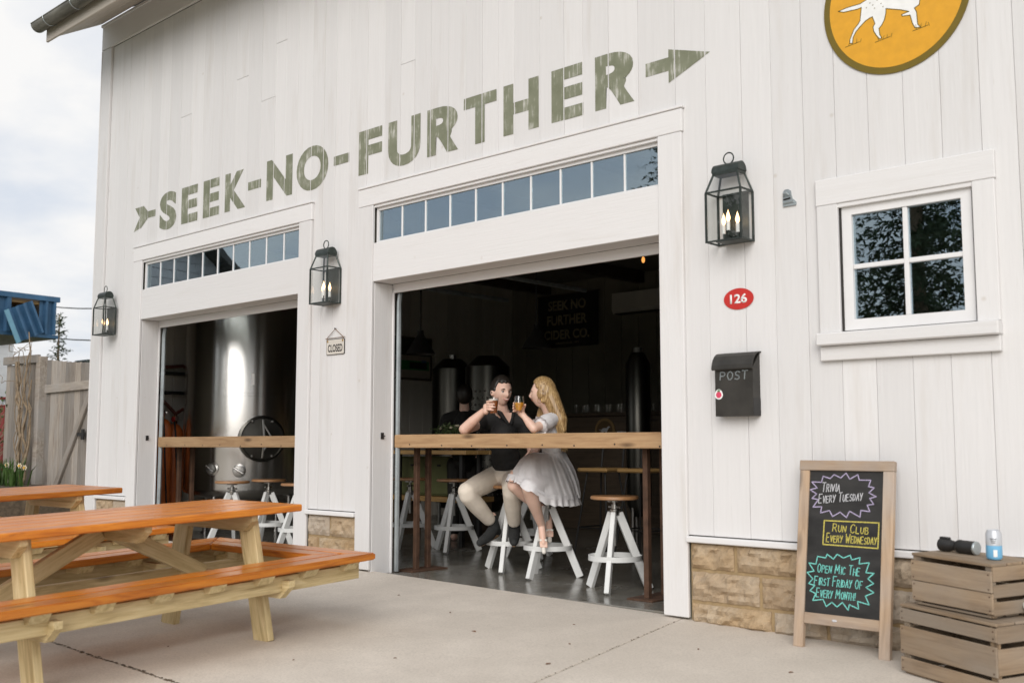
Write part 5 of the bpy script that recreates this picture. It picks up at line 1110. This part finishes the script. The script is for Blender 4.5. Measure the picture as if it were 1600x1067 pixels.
def stf_shirt(mb):
    mb.ell((0, 0, 1.13), .13, .21, .22, RZ(R(42)), 18, 12); mb.ell((0, 0, .90), .13, .18, .16, RZ(R(42)), 18, 12)
    for s_ in (-1, 1): mb.cap(RT*s_*.06+Vector((0,0,1.30)), RT*s_*.18+Vector((0,0,1.25)), .06, .07); mb.cap(RT*s_*.18+Vector((0,0,1.25)), RT*s_*.24+FH*.04+Vector((0,0,1.08)), .068, .06)
blob('shirt', stf_shirt, SHIRT, stf, .010, 4)
def stf_tr(mb):
    mb.ell((0, 0, .80), .13, .17, .10, RZ(R(42)), 18, 12)
    for s_ in (-1, 1): limb(mb, (RT*s_*.09+Vector((0,0,.78)), .095), (RT*s_*.10+Vector((0,0,.44)), .072), (RT*s_*.10+Vector((0,0,.11)), .060))
blob('trousers', stf_tr, DKP, stf, .010, 3)
def stf_hair(mb): mb.ell((.046, -.047, 1.512), .090, .090, .108, None, 16, 12)
blob('hair', stf_hair, DHAIR, stf, .008, 2)
# ================================================================== INSIDE THE BARN
tk = thing('fermenting_tank', 'tall stainless tank behind the left hand door', 'tank', T(-6.58, 1.42, FZ)); TR = .70
MB().lathe([(TR*.55, .40), (TR*.86, .44), (TR*.97, .475), (TR, .52), (TR, 1.50), (TR+.004, 1.502), (TR+.004, 1.53), (TR, 1.532), (TR, 2.75), (TR*.93, 2.88), (TR*.6, 3.0), (.12, 3.06)], 64).build('shell', STEEL, tk, smooth=True)
for k in range(4):
    a = R(20+90*k); MB().lathe([(.05, 0), (.05, .02), (.032, .022), (.032, .47)], 14, T(.56*math.cos(a), .56*math.sin(a), 0)).build('leg', STEELD, tk, smooth=True)
md = Vector((.93, -.37, 0)).normalized(); mc = md*(TR+.005)+Vector((0,0,1.05)); MM = frame_M(mc, Vector((0,0,1)).cross(md), (0,0,1))
hatch = MB().lathe([(.245, -.05), (.245, .018), (.225, .03), (.215, .012), (.19, .014), (.10, .03), (.01, .036)], 36, MM).build('manway', STEELK, tk, smooth=True)
mb = MB(); mb.tube([MM @ Vector((.0, .20, .05)), MM @ Vector((.01, .0, .085)), MM @ Vector((.0, -.20, .05))], .013, 8); mb.tube([MM @ Vector((.0, .16, .06)), MM @ Vector((.09, .0, .10)), MM @ Vector((.0, -.14, .06))], .010, 8); mb.build('clamp_bar', STEELD, hatch, smooth=True)
for k in range(6):
    a = 2*math.pi*k/6; MB().ell(MM @ Vector((.21*math.cos(a), .21*math.sin(a), .03)), .014, .014, .014, None, 8, 6).build('clamp_knob', STEELD, hatch)
for ang, z in ((-64, .735), (-40, .715)):
    d = Vector((math.cos(R(ang)), math.sin(R(ang)), 0)); PM = frame_M(d*TR+Vector((0,0,z)), Vector((0,0,1)).cross(d), (0,0,1))
    p = MB().lathe([(.07, -.02), (.07, .004), (.052, .010), (.052, .04), (.012, .045)], 24, PM).build('outlet', STEELD, tk, smooth=True); MB().tube([PM @ Vector((-.05, .03, .05)), PM @ Vector((.05, -.03, .06))], .012, 8).build('valve_handle', STEEL, p)
MB().box(-.012, .012, -.004, .004, 1.62, 1.74, .002).build('label_plate', WHP, tk, RZ(R(-30)) @ T(TR+.004, 0, 0) @ RZ(R(90)))
for (x, y, h_, lab) in ((-7.02, .62, 1.27, 'orange gas cylinder with a regulator at the left door jamb'), (-7.20, .86, 1.22, 'orange gas cylinder tucked behind the other, next to the tank')):
    c_ = thing('gas_cylinder', lab, 'gas cylinder', T(x, y, FZ), 'gas cylinders'); MB().lathe([(.095, 0), (.10, .01), (.10, h_-.14), (.09, h_-.07), (.06, h_-.02), (.03, h_)], 24).build('bottle', ORNG, c_, smooth=True)
    MB().lathe([(.02, h_), (.02, h_+.06), (.028, h_+.062), (.028, h_+.085)], 12).build('valve', BRASS, c_, smooth=True); MB().lathe([(.03, 0), (.03, .02)], 14, T(.05, -.03, h_+.05) @ RX(R(90))).build('gauge', REDP, c_); MB().lathe([(.028, 0), (.028, .018)], 14, T(.10, -.02, h_+.06) @ RX(R(90))).build('gauge', STEELD, c_)
    MB().tube([(.05, -.03, h_+.04), (.12, -.05, h_-.1), (.13, -.03, h_-.5), (.10, .02, .3), (.12, .05, .05)], .009, 8).build('hose', BLKM, c_, smooth=True)
hr = thing('hose_rack', 'dark wall bracket with red brown hoses beside the tank', 'hose rack', T(-7.35, 1.0, 1.45)); HOSEM = plain('rust_red_hose', (.12,.03,.02), .6)
for z in (.12, .34): MB().box(-.01, .16, -.32, .12, z, z+.03, .004).build('bracket', BLKM, hr)
MB().tube([(.10, -.30, .32), (.12, -.28, .05), (.13, -.12, -.10), (.13, .06, .0), (.12, .12, .2)], .022, 8).build('hose', HOSEM, hr, smooth=True); MB().tube([(.13, -.12, -.10), (.12, -.10, -.4), (.12, -.13, -.9), (.12, -.1, -1.40)], .02, 8).build('hose', HOSEM, hr, smooth=True)
MB().tube([(.10, -.25, .42), (.14, -.05, .44), (.12, .1, .36)], .02, 8).build('hose', HOSEM, hr, smooth=True)
# banner on the back wall
bn = thing('banner', 'black cloth banner with pale block letters on the back wall', 'banner', T(-6.21, 6.60, 2.82)); BANL = flat('banner_ochre', (.34,.29,.19))
mb = MB(); N = 24; rows = []
for j in range(9):
    row = []
    for i in range(N+1): row.append(mb.bm.verts.new((-.58+1.16*i/N, -.02+.012*math.sin(i*.7)*(.4+j/9), .39-.78*j/8)))
    rows.append(row)
for A, B in zip(rows, rows[1:]):
    for i in range(N): mb.bm.faces.new((A[i], A[i+1], B[i+1], B[i]))
mb.build('cloth', DKP, bn, smooth=True); MB().tube([(-.60, -.02, .395), (.60, -.02, .40)], .010, 8).build('rod', DKW, bn)
for s_, x0, x1, z0, z1 in (('SEEK NO', -.36, .36, .16, .31), ('FURTHER', -.38, .38, -.06, .09), ('CIDER CO.', -.44, .42, -.27, -.13), ('GRANVILLE, OH', -.22, .22, -.345, -.31)): text_obj('lettering', s_, x0, x1, z0, z1, BANL, bn, T(0, -.042, 0) @ WALLM, .03)
ac = thing('air_conditioner', 'off white wall air conditioner right of the banner', 'air conditioner', T(-4.85, 6.61, 2.82)); MB().prism([(0, 0), (-.16, 0), (-.20, .06), (-.19, .29), (0, .30)], -.42, .42, Matrix(((0,0,1,0), (1,0,0,0), (0,1,0,0), (0,0,0,1)))).build('housing', WINN, ac); MB().box(-.38, .38, -.19, -.03, -.006, .004).build('louvre', BLKM, ac)
# painting on the side wall
pa = thing('painting', 'framed painting of green fields and a white barn on the left wall', 'painting', T(-7.355, 4.55, 2.20)); PM = Matrix(((0,0,1,0), (1,0,0,0), (0,1,0,0), (0,0,0,1)))
def rect(x0, x1, y0, y1): return [(x0, y0), (x1, y0), (x1, y1), (x0, y1)]
MB().prism(rect(-.36, .36, -.30, .30), 0, .02, PM).build('frame', DKW, pa); MB().prism(rect(-.33, .33, -.27, .27), .004, .022, PM).build('canvas', flat('painted_pale', (.34,.30,.25)), pa)
MB().prism(rect(-.33, .30, -.16, -.03), .0225, .0235, PM).build('painted_field', flat('painted_field', (.03,.20,.06)), pa); MB().prism([(-.33, .04), (.33, .04), (.33, .27), (-.33, .27)], .0225, .0235, PM).build('painted_trees', flat('painted_trees', (.05,.055,.035)), pa); MB().prism(rect(-.06, .26, -.14, -.05), .0238, .0245, PM).build('painted_truck', BLKM, pa); MB().prism(rect(.16, .25, -.05, -.02), .0238, .0245, PM).build('painted_roof', BLUEM, pa)
def pendant(x, y, z, label, r=.15):
    p = thing('pendant_lamp', label, 'lamp', T(x, y, z), 'pendant lamps'); MB().lathe([(r, 0), (r*.85, .04), (.05, .17), (.03, .20), (.03, .24)], 24, None, False).build('shade', BLKM, p, smooth=True); MB().tube([(0, 0, .22), (0, 0, 3.39-z)], .008, 6).build('cord', BLKM, p); MB().ell((0, 0, .06), .03, .03, .04).build('bulb', WHC, p)
pendant(-4.16, 1.81, 1.90, 'black cone pendant lamp hanging in front of the painting'); pendant(-3.31, 2.60, 1.96, 'black cone pendant lamp hanging in front of the banner')
tr_ = thing('track_light', 'ceiling track with one glowing bulb near the door head', 'light', T(-1.5, 1.47, 2.52)); MB().tube([(-.9, -.75, .03), (.45, .38, .03)], .018, 8).build('rail', BLKM, tr_); MB().tube([(-.3, -.25, .03), (-.3, -.25, .88)], .008, 6).build('drop_rod', BLKM, tr_); MB().tube([(.3, .25, .03), (.3, .25, .88)], .008, 6).build('drop_rod', BLKM, tr_)
for k, (x, y) in enumerate(((.193, .171), (-.608, .118-.62))):
    MB().lathe([(.02, .0), (.022, .04)], 12, T(x, y, -.0)).build('socket', BLKM, tr_); MB().ell((x, y, -.03), .014, .014, .026, None, 12, 8).build('bulb', BULB2 if k == 0 else BLKM, tr_)
def small_tank(x, y, h, r, label, z0=.25, dim=False):
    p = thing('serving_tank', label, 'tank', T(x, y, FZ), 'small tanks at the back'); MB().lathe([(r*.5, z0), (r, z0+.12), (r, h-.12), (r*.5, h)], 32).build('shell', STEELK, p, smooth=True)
    for k in range(3): a = 2*math.pi*k/3+.4; MB().tube([(r*.75*math.cos(a), r*.75*math.sin(a), 0), (r*.75*math.cos(a), r*.75*math.sin(a), z0+.1)], .02, 8).build('leg', STEELD, p)
    if dim:
        for j in range(16):
            for k in range(14):
                a = R(-90-60+k*13+(6.5 if j % 2 else 0)); z = z0+.2+j*.075
                if z < h-.15: mb_ = MBD; mb_.ell((x+(r+.001)*math.cos(a), y+(r+.001)*math.sin(a), z+FZ), .012, .012, .012, None, 6, 4)
    else: MB().lathe([(.05, h-.004), (.05, h+.05)], 12).build('lid', STEELD, p)
    return p
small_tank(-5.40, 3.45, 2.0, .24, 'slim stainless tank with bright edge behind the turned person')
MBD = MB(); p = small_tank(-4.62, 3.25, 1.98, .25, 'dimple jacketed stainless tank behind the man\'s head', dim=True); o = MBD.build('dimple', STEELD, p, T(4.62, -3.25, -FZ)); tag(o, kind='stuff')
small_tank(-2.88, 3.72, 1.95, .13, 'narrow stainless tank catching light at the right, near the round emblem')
# back bar with glasses and a round wooden emblem
bb = thing('back_bar', 'dark back bar cabinet with a round emblem on it', 'cabinet', T(-3.9, 4.75, FZ))
MB().box(-1.15, 1.25, -.25, .25, 0, 1.32, .01).build('cabinet', DKW, bb); MB().box(-1.2, 1.3, -.30, .27, 1.321, 1.36, .006).build('worktop', DKW, bb)
em = MB().lathe([(.145, 0), (.145, .012)], 36, T(-.02, -.252, 1.15) @ RX(R(90))).build('emblem', flat('emblem_ochre', (.22,.14,.055)), bb); MB().lathe([(.115, 0), (.115, .002)], 36, T(-.02, -.2645, 1.15) @ RX(R(90))).build('emblem_field', flat('emblem_dark', (.10,.06,.025)), em)
mb = MB(); mb.bm = poly_bm([((x-1.492)*.28, (z-3.30)*.28) for x, z in DOG]); mb.build('emblem_dog', WHC, em, T(-.02, -.267, 1.15) @ WALLM)
MB().box(.16, .34, -.262, -.252, 1.10, 1.14).build('name_card', WHC, bb)
for k in range(14):
    o = MB().lathe([(.028, 0), (.036, .10), (.034, .10), (.026, .006), (.002, .006)], 12, None, False).build('bar_glass', TGLASS, None, T(-4.42+k*.085, 4.58+.05*(k % 2), FZ+1.3605), smooth=True); tag(o, 'small empty glass lined up on the dark back bar', 'glass', 'glasses on the back bar')
# bar-height table, bouquet, cabinet, crate shelves
tb = thing('high_table', 'bar height plank table behind the left part of the counter', 'table', T(-4.35, 2.12, FZ)); 
for k in range(3): plank('top_plank', 1.55, .16, .04, TABW, tb, T(0, -.17+k*.166, .912), .004)
for x in (-.6, .6):
    for y in (-.12, .12): MB().box(x-.02, x+.02, y-.02, y+.02, 0, .89).build('leg', BLKM, tb)
bq = thing('bouquet', 'leafy bouquet with white flowers in a jar on the high table', 'bouquet', T(-3.93, 1.99, FZ+.933)); MB().lathe([(.035, 0), (.045, .02), (.045, .10), (.035, .13)], 16, None, False).build('jar', TGLASS, bq, smooth=True)
mb = MB()
for k in range(230):
    a, e_ = rnd.uniform(0, 6.28), rnd.uniform(.15, 1.45); r_ = rnd.uniform(.05, .19); c_ = Vector((r_*math.cos(a)*math.cos(e_)*1.1, r_*math.sin(a)*math.cos(e_)*1.1, .13+r_*math.sin(e_)*.75)); d = Vector((rnd.uniform(-1,1), rnd.uniform(-1,1), rnd.uniform(-.3,1))).normalized()*.028; s_ = d.orthogonal().normalized()*.010
    mb.bm.faces.new([mb.bm.verts.new(p) for p in (c_, c_+d*.5+s_, c_+d, c_+d*.5-s_)])
mb.build('foliage', BOUQ, bq); 
for k in range(6): a = rnd.uniform(0, 6.28); MB().ell((.09*math.cos(a), .09*math.sin(a), .20+rnd.uniform(0, .06)), .017, .017, .012, None, 8, 6).build('flower', PETAL, bq)
cb = thing('green_cabinet', 'olive green cabinet low behind the steel posts', 'cabinet', T(-4.72, 2.62, FZ)); OLG = plain('olive_cabinet_paint', (.13,.14,.05), .6); MB().box(-.42, .42, -.2, .2, .45, .86, .01).build('carcass', OLG, cb)
for x in (-.21, .21): MB().box(x-.195, x+.195, -.213, -.201, .47, .84, .004).build('door', OLG, cb); MB().box(x-.02, x+.02, -.225, -.213, .76, .78).build('handle', BLKM, cb)
MB().box(-.6, .6, -.22, .22, .39, .445, .005).build('bench_top', TABW, cb)
for x in (-.55, .55): MB().box(x-.03, x+.03, -.2, .2, 0, .389).build('leg', DKW, cb)
def dark_stool(x, y, label):
    p = thing('dark_bar_stool', label, 'stool', T(x, y, FZ), 'dark stools with wooden seats'); MB().box(-.17, .17, -.17, .17, .745, .78, .012).build('seat', TABW, p)
    for sx in (-1, 1):
        for sy in (-1, 1): MB().tube([(sx*.10, sy*.10, .744), (sx*.19, sy*.19, 0)], .009, 6).build('leg', BLKM, p)
        MB().tube([(sx*.12, .13, .77), (sx*.12, .17, 1.05)], .010, 6).build('back_rod', BLKM, p)
    MB().tube([(-.16, -.16, .25), (.16, -.16, .25), (.16, .16, .25), (-.16, .16, .25)], .007, 6, closed=True).build('foot_rail', BLKM, p)
dark_stool(-2.28, 2.34, 'dark legged stool with wood seat right of the woman\'s skirt'); dark_stool(-1.84, 2.35, 'dark legged stool with wood seat behind the right hand steel post')
# ================================================================== LEFT OF THE BARN
fn = thing('board_fence', 'weathered board fence panel with a cap rail and a vine', 'fence', T(-9.8, .32, .12)); x = -.70
for k in range(8): 
    w_ = rnd.uniform(.105, .125); h_ = 1.93+rnd.uniform(-.01, .012); plank('board', h_, w_, .022, FENW, fn, frame_M((x+w_/2, rnd.uniform(-.004, .004), h_/2-.02), (0,0,1), (1,0,0)), .004); x += w_+.006
MB().box(x-.01, x+.10, -.04, .06, -.05, 1.97, .006).build('post', FENW, fn); plank('cap_rail', 1.06, .10, .035, FENW, fn, frame_M((-.21, -.03, 1.955), (1,0,-.02), (0,0,1)), .004)
for z in (.35, 1.5): plank('rail', .95, .09, .035, FENW, fn, frame_M((-.23, .035, z), (1,0,0), (0,0,1)), .003)
gt = thing('wooden_gate', 'weathered plank gate with a diagonal brace beside the barn corner', 'gate', T(-8.70, .30, .12)); x = -.55; 
while x < 1.16:
    w_ = rnd.uniform(.108, .135); q = (x+.55)/1.7; h_ = 1.93-.10*math.sin(q*1.7); plank('board', h_, w_, .022, FENW, gt, frame_M((x+w_/2, rnd.uniform(-.003, .003), h_/2-.02), (0,0,1), (1,0,0)), .005); x += w_+.006
for z in (.32, 1.56): plank('rail', 1.62, .10, .034, FENW, gt, frame_M((.30, -.029, z), (1,0,.01), (0,0,1)), .004)
plank_ab('brace', (-.15, -.032, .36), (.72, -.032, 1.53), .085, .032, FENW, gt, (0,0,1), .004)
hg = MB(); hg.box(.42, .62, -.054, -.046, .98, 1.02); hg.box(.54, .60, -.060, -.046, .94, 1.06); hg.build('hinge', BLKM, gt); MB().box(.80, 1.15, -.052, -.046, .97, 1.03).build('hinge', BLKM, gt)
vn = thing('climbing_vine', 'bare twisting vine climbing the fence panel', 'vine', T(-9.72, .26, .12)); 
for k in range(11):
    mb = MB(); x = rnd.uniform(-.12, .1); pts = [(x, -.02, 0)]; z = 0; top_ = rnd.uniform(1.5, 2.3) if k < 8 else 2.0
    while z < top_: z += .12; x += rnd.uniform(-.06, .06); pts.append((x, -.03-.05*rnd.random(), z))
    if k > 4: 
        for j in range(5): x += rnd.uniform(-.16, -.02) if k % 2 else rnd.uniform(.02, .14); z += rnd.uniform(-.12, .08); pts.append((x, -.1-.1*rnd.random(), z))
    L_ = len(pts); r0 = rnd.uniform(.012, .032) if k < 5 else .009; mb.tube(pts, [r0*(1-.75*i/L_) for i in range(L_)], 6); mb.build('stem', VINEM, vn, smooth=True)
# raised bed with daffodils in front of the fence
bed = MB().box(-13.0, -8.35, -1.2, .52, -.1, .52, .05).build('garden_bed', EARTH); tag(bed, 'raised soil bed in front of the fence', 'garden bed')
for ci, (cx, cy) in enumerate(((-9.5, -.1), (-9.95, -.25), (-9.2, -.45), (-10.4, -.1), (-9.05, -.1))):
    d_ = thing('daffodil_clump', ('clump of daffodil leaves in front of the vine', 'clump of daffodil leaves at the left edge', 'low clump of daffodils in bloom nearest the picnic table', 'clump of daffodil leaves below the red post', 'clump of daffodil leaves against the fence post')[ci], 'daffodils', T(cx, cy, .52), 'daffodil clumps'); mb = MB()
    for k in range(46):
        a = rnd.uniform(0, 6.28); h_ = rnd.uniform(.18, .36)*(.75 if ci == 2 else 1); l_ = rnd.uniform(.03, .16); b0 = Vector((rnd.uniform(-.13, .13), rnd.uniform(-.1, .1), 0)); d = Vector((math.cos(a), math.sin(a), 0)); s_ = Vector((-d.y, d.x, 0))*.010
        p1 = b0+d*l_*.4+Vector((0,0,h_*.7)); p2 = b0+d*l_+Vector((0,0,h_)); A = [mb.bm.verts.new(p) for p in (b0-s_, b0+s_, p1+s_, p1-s_, p2)]; mb.bm.faces.new(A[:4]); mb.bm.faces.new((A[3], A[2], A[4]))
    mb.build('leaves', LEAFM, d_)
    for k in range(5 if ci == 2 else (3 if ci == 4 else 0)):
        c_ = Vector((rnd.uniform(-.14, .14), rnd.uniform(-.08, .06), rnd.uniform(.20, .27))); MB().tube([(c_.x*.7, c_.y*.7, 0), c_], .003, 5).build('stalk', LEAFM, d_); fl = MB()
        for j in range(6):
            a = j*math.pi/3; fl.ell(c_+RT*.020*math.cos(a)+Vector((0,0,.020*math.sin(a))), .013, .006, .013, None, 8, 6)
        fl = fl.build('flower', PETAL, d_); MB().lathe([(.006, 0), (.012, .02)], 10, T(*c_) @ (-FH).to_track_quat('Z', 'Y').to_matrix().to_4x4()).build('trumpet', TRUMP, fl)
sh = thing('twiggy_shrub', 'twiggy shrub with sparse leaves at the left edge', 'shrub', T(-10.9, .05, .5)); mb = MB(); lf = MB()
for k in range(60):
    p_ = Vector((rnd.uniform(-.25, .25), rnd.uniform(-.2, .2), 0)); pts = [p_.copy()]; dv_ = Vector((rnd.uniform(-.5, .5), rnd.uniform(-.5, .5), 1))
    for j in range(6): dv_ += Vector((rnd.uniform(-.4, .4), rnd.uniform(-.4, .4), rnd.uniform(-.2, .15))); p_ = p_+dv_.normalized()*.2; pts.append(p_.copy())
    mb.tube(pts, [.007*(1-.12*i) for i in range(len(pts))], 5)
    for j in range(9):
        c_ = pts[rnd.randint(3, 6)]+Vector((rnd.uniform(-.08, .08),)*1+(rnd.uniform(-.08, .08), rnd.uniform(-.05, .08))); d = Vector((rnd.uniform(-1,1), rnd.uniform(-1,1), rnd.uniform(-.2,1))).normalized()*.05; s_ = d.orthogonal().normalized()*.017
        lf.bm.faces.new([lf.bm.verts.new(p) for p in (c_, c_+d*.5+s_, c_+d, c_+d*.5-s_)])
mb.build('twigs', VINEM, sh); lf.build('foliage', SHRUB, sh)
rp_ = thing('red_post', 'dull red metal post behind the shrub at the left', 'post', T(-12.0, .9, -.05)); MB().box(-.09, .09, -.06, .06, 0, 1.62, .008).build('shaft', DKRED, rp_); MB().box(-.13, .13, -.09, .09, 1.70, 1.73, .004).build('cap', DKRED, rp_); MB().lathe([(.04, 1.62), (.04, 1.70)], 12).build('neck', GALV, rp_)
# the neighbour's blue ribbed canopy with a torn panel, above a white sided building
cn = thing('blue_canopy', 'blue ribbed metal canopy with one panel bent outward', 'canopy', T(-17.2, 3.85, 3.10)); CMX = frame_M((0, 0, 0), (-.10, 1, 0), (0, 0, 1))   # local x runs away from the street
CMX = T(0, 0, .07) @ CMX
def ribbed(x0, x1, h, M, n, dep=.06):
    mb = MB(); prof = []; p = (x1-x0)/n
    for k in range(n): prof += [(x0+k*p, 0), (x0+k*p+p*.5, 0), (x0+k*p+p*.62, dep), (x0+k*p+p*.88, dep)]
    prof.append((x1, 0)); A = [mb.bm.verts.new(M @ Vector((x, 0, z))) for x, z in prof]; B = [mb.bm.verts.new(M @ Vector((x, h, z))) for x, z in prof]
    for k in range(len(prof)-1): mb.bm.faces.new((A[k], A[k+1], B[k+1], B[k]))
    return mb
ribbed(-.36, -.02, .66, CMX, 2).build('ribbed_panel', BLUEM, cn); ribbed(-2.9, -.92, .66, CMX, 7).build('ribbed_panel', BLUEM, cn)
bent = CMX @ T(-.36, 0, .02) @ RZ(R(24)) @ RY(R(14)); ribbed(-.50, .08, .66, bent @ T(0, .0, .02), 3, .07).build('bent_panel', BLUEM, cn); mb = MB(); mb.box(-.60, -.49, -.01, .66, .015, .03, 0, bent); mb.build('panel_edge', BLUEL, cn)
mb = MB(); mb.box(-2.95, .03, .66, .76, -.02, .07, 0, CMX); mb.build('top_trim', BLUEM, cn); mb = MB(); mb.box(-2.95, .03, -.07, -.002, -.02, .045, 0, CMX); mb.build('bottom_trim', BLUEM, cn)
mb = MB(); mb.box(-2.95, .03, -.05, .74, -.30, -.26, 0, CMX); mb.build('inner_wall', DKW, cn)
for y in (.05, .30, .58): mb = MB(); mb.box(-1.0, -.3, y, y+.05, -.25, -.02, 0, CMX); mb.build('batten', TABW, cn)
mb = MB(); mb.box(-2.95, .03, -.075, -.055, -2.5, -.021, 0, CMX); mb.build('soffit', FENW, cn)
for px in (-.5, -2.6): mb = MB(); mb.box(px, px+.12, -3.4, -.08, -1.6, -1.48, 0, CMX); mb.build('support_post', WHSID, cn)
wb = thing('white_building', 'white lap sided building under the blue canopy', 'building', T(-21, 2.2, -.15))
for k in range(22): MB().box(-.03-.0, 0.0, -4.0, 2.25, k*.16, k*.16+.157, 0, T(0, 0, 0) @ RY(R(-3)) if False else None).build('clapboard', WHSID, wb)
MB().box(-3.0, -.035, -4.0, 2.2, 0, 3.55).build('wall', WHSID, wb); MB().box(-.02, .03, 2.25, 2.35, 0, 3.5).build('corner_board', WHSID, wb); MB().box(-3.2, .15, -4.2, 2.45, 3.56, 3.66).build('roof', WHSID, wb)
ub = thing('utility_box', 'small dark roof vent seen beside the barn corner', 'vent', T(-13.9, 3.05, -.1)); MB().box(-.25, .25, -.2, .2, 2.40, 2.54, .02).build('hood', LANT, ub); MB().tube([(0, 0, 0), (0, 0, 2.40)], .04, 8).build('pole', LANT, ub)
def conifer(name, label, x, y, h, r, nb, seed, zb=0, group=None, size=1.0):
    rr = random.Random(seed); t_ = thing(name, label, 'tree', T(x, y, gz(x, y)-.1), group); MB().tube([(0, 0, 0), (0, 0, h*.5), (0, 0, h*.98)], [h*.018, h*.011, .01], 8).build('trunk', VINEM, t_); mb = MB()
    for i in range(nb):
        q = ((i+rr.random())/nb)**1.15; z = h*(.06+.93*q); R_ = r*(1-q)**.75*rr.uniform(.45, 1.15)+.05; a = rr.uniform(0, 6.28); d = Vector((math.cos(a), math.sin(a), 0)); n = max(4, int(5*R_/size)); dr = rr.uniform(.10, .42)
        for k in range(n):
            f = (k+rr.random())/n; c_ = d*R_*f+Vector((rr.uniform(-.14, .14)*size, rr.uniform(-.14, .14)*size, z-dr*R_*f*f+rr.uniform(-.12, .12)*size))
            for j in range(4):
                e_ = (d*rr.uniform(-.2, 1)+Vector((rr.uniform(-1, 1), rr.uniform(-1, 1), rr.uniform(-.9, .3)))).normalized(); L_ = .30*size*rr.uniform(.6, 1.3)*(1-.35*f); w_ = e_.orthogonal(); w_.rotate(Matrix.Rotation(rr.uniform(0, 6.28), 3, e_)); w_ = w_.normalized()*L_*.16
                mb.bm.faces.new([mb.bm.verts.new(p) for p in (c_, c_+e_*L_*.45+w_, c_+e_*L_, c_+e_*L_*.45-w_)])
    mb.build('crown', NEED, t_, recalc=False); return t_
conifer('spruce_tree', 'small distant spruce showing above the gate', -18.3, 4.40, 3.75, .75, 110, 4, size=.34)
for k, (a, b_) in enumerate((((-26.6, 7.3, 5.0), (-8.0, 4.9, 4.1)), ((-27.2, 6.8, 4.25), (-8.0, 5.0, 3.3)))):
    a, b_ = Vector(a), Vector(b_); MB_ = MB(); MB_.tube([a.lerp(b_, q/14)-Vector((0, 0, .5*4*(q/14)*(1-q/14))) for q in range(15)], .016, 5); o = MB_.build('overhead_wire', BLKM); tag(o, ('upper overhead wire running behind the barn', 'lower overhead wire running behind the barn')[k], 'wire', 'overhead wires')
# ================================================================== ACROSS THE YARD (seen only as reflections in the glass)
nh = thing('neighbour_house', 'grey sided house across the yard, mirrored in the left transom', 'house', T(-17.5, -2.7, -.2)); hx, hy, hh = 4.0, 3.0, 4.0; YZX = Matrix(((0,0,1,0), (1,0,0,0), (0,1,0,0), (0,0,0,1)))
MB().prism([(-hy, 0), (hy, 0), (hy, hh), (0, hh+2.4), (-hy, hh)], -hx, hx, YZX).build('wall', HOUSEM, nh)
for k in range(40):
    z = k*.16; w_ = hy if z < hh else hy*(1-(z-hh+.16)/2.4)
    if w_ > .1: MB().box(hx+.002, hx+.03, -w_, w_, z, z+.152).build('clapboard', HOUSEM, nh)
for s_ in (-1, 1): MB().prism([(0, hh+2.42), (s_*(hy+.45), hh-.34), (s_*(hy+.45), hh-.20), (0, hh+2.58)], -hx-.3, hx+.4, YZX).build('roof', ROOFM, nh)
for y in (-1.4, 1.2): w_ = MB().box(hx+.03, hx+.07, y-.45, y+.45, 1.2, 2.6).build('window', WHSID, nh); MB().box(hx+.071, hx+.075, y-.38, y+.38, 1.28, 2.52).build('pane', PANE, w_)
for k, (x, y, h_, r_) in enumerate(((-9.2, -15.5, 15, 3.3), (-5.4, -17.5, 17, 3.8), (-1.2, -18.5, 16, 3.6))):
    conifer('yard_conifer', ('leftmost tall conifer across the yard', 'second tall conifer across the yard', 'rightmost tall conifer across the yard')[k]+', mirrored in the windows', x, y, h_, r_, 850, 40+k, group='conifers across the yard', size=.62)
# ================================================================== SMALL LITTER ON THE CONCRETE
for k, (x, y) in enumerate(((-.55, -1.05), (-.25, -.55), (.25, -1.35), (.05, -.95), (-1.05, -.75), (-1.5, -2.35), (-.75, -2.1), (.62, -.62), (-1.75, -.55), (1.2, -.75), (.75, -1.55), (-.4, -1.75))):
    mb = MB(); s_ = rnd.uniform(.006, .013); n = 7; pts = [(s_*(1+.3*rnd.random())*math.cos(2*math.pi*i/n), s_*.55*math.sin(2*math.pi*i/n)) for i in range(n)]; mb.prism(pts, .001, .003); 
    for v in mb.bm.verts: v.co.z += abs(v.co.y)*.5
    o = mb.build('fallen_leaf', DRYL, None, T(x, y, gz(x, y)) @ RZ(rnd.uniform(0, 6))); tag(o, 'tiny dry leaf scrap lying on the buff concrete', 'leaf', 'leaf scraps on the concrete')
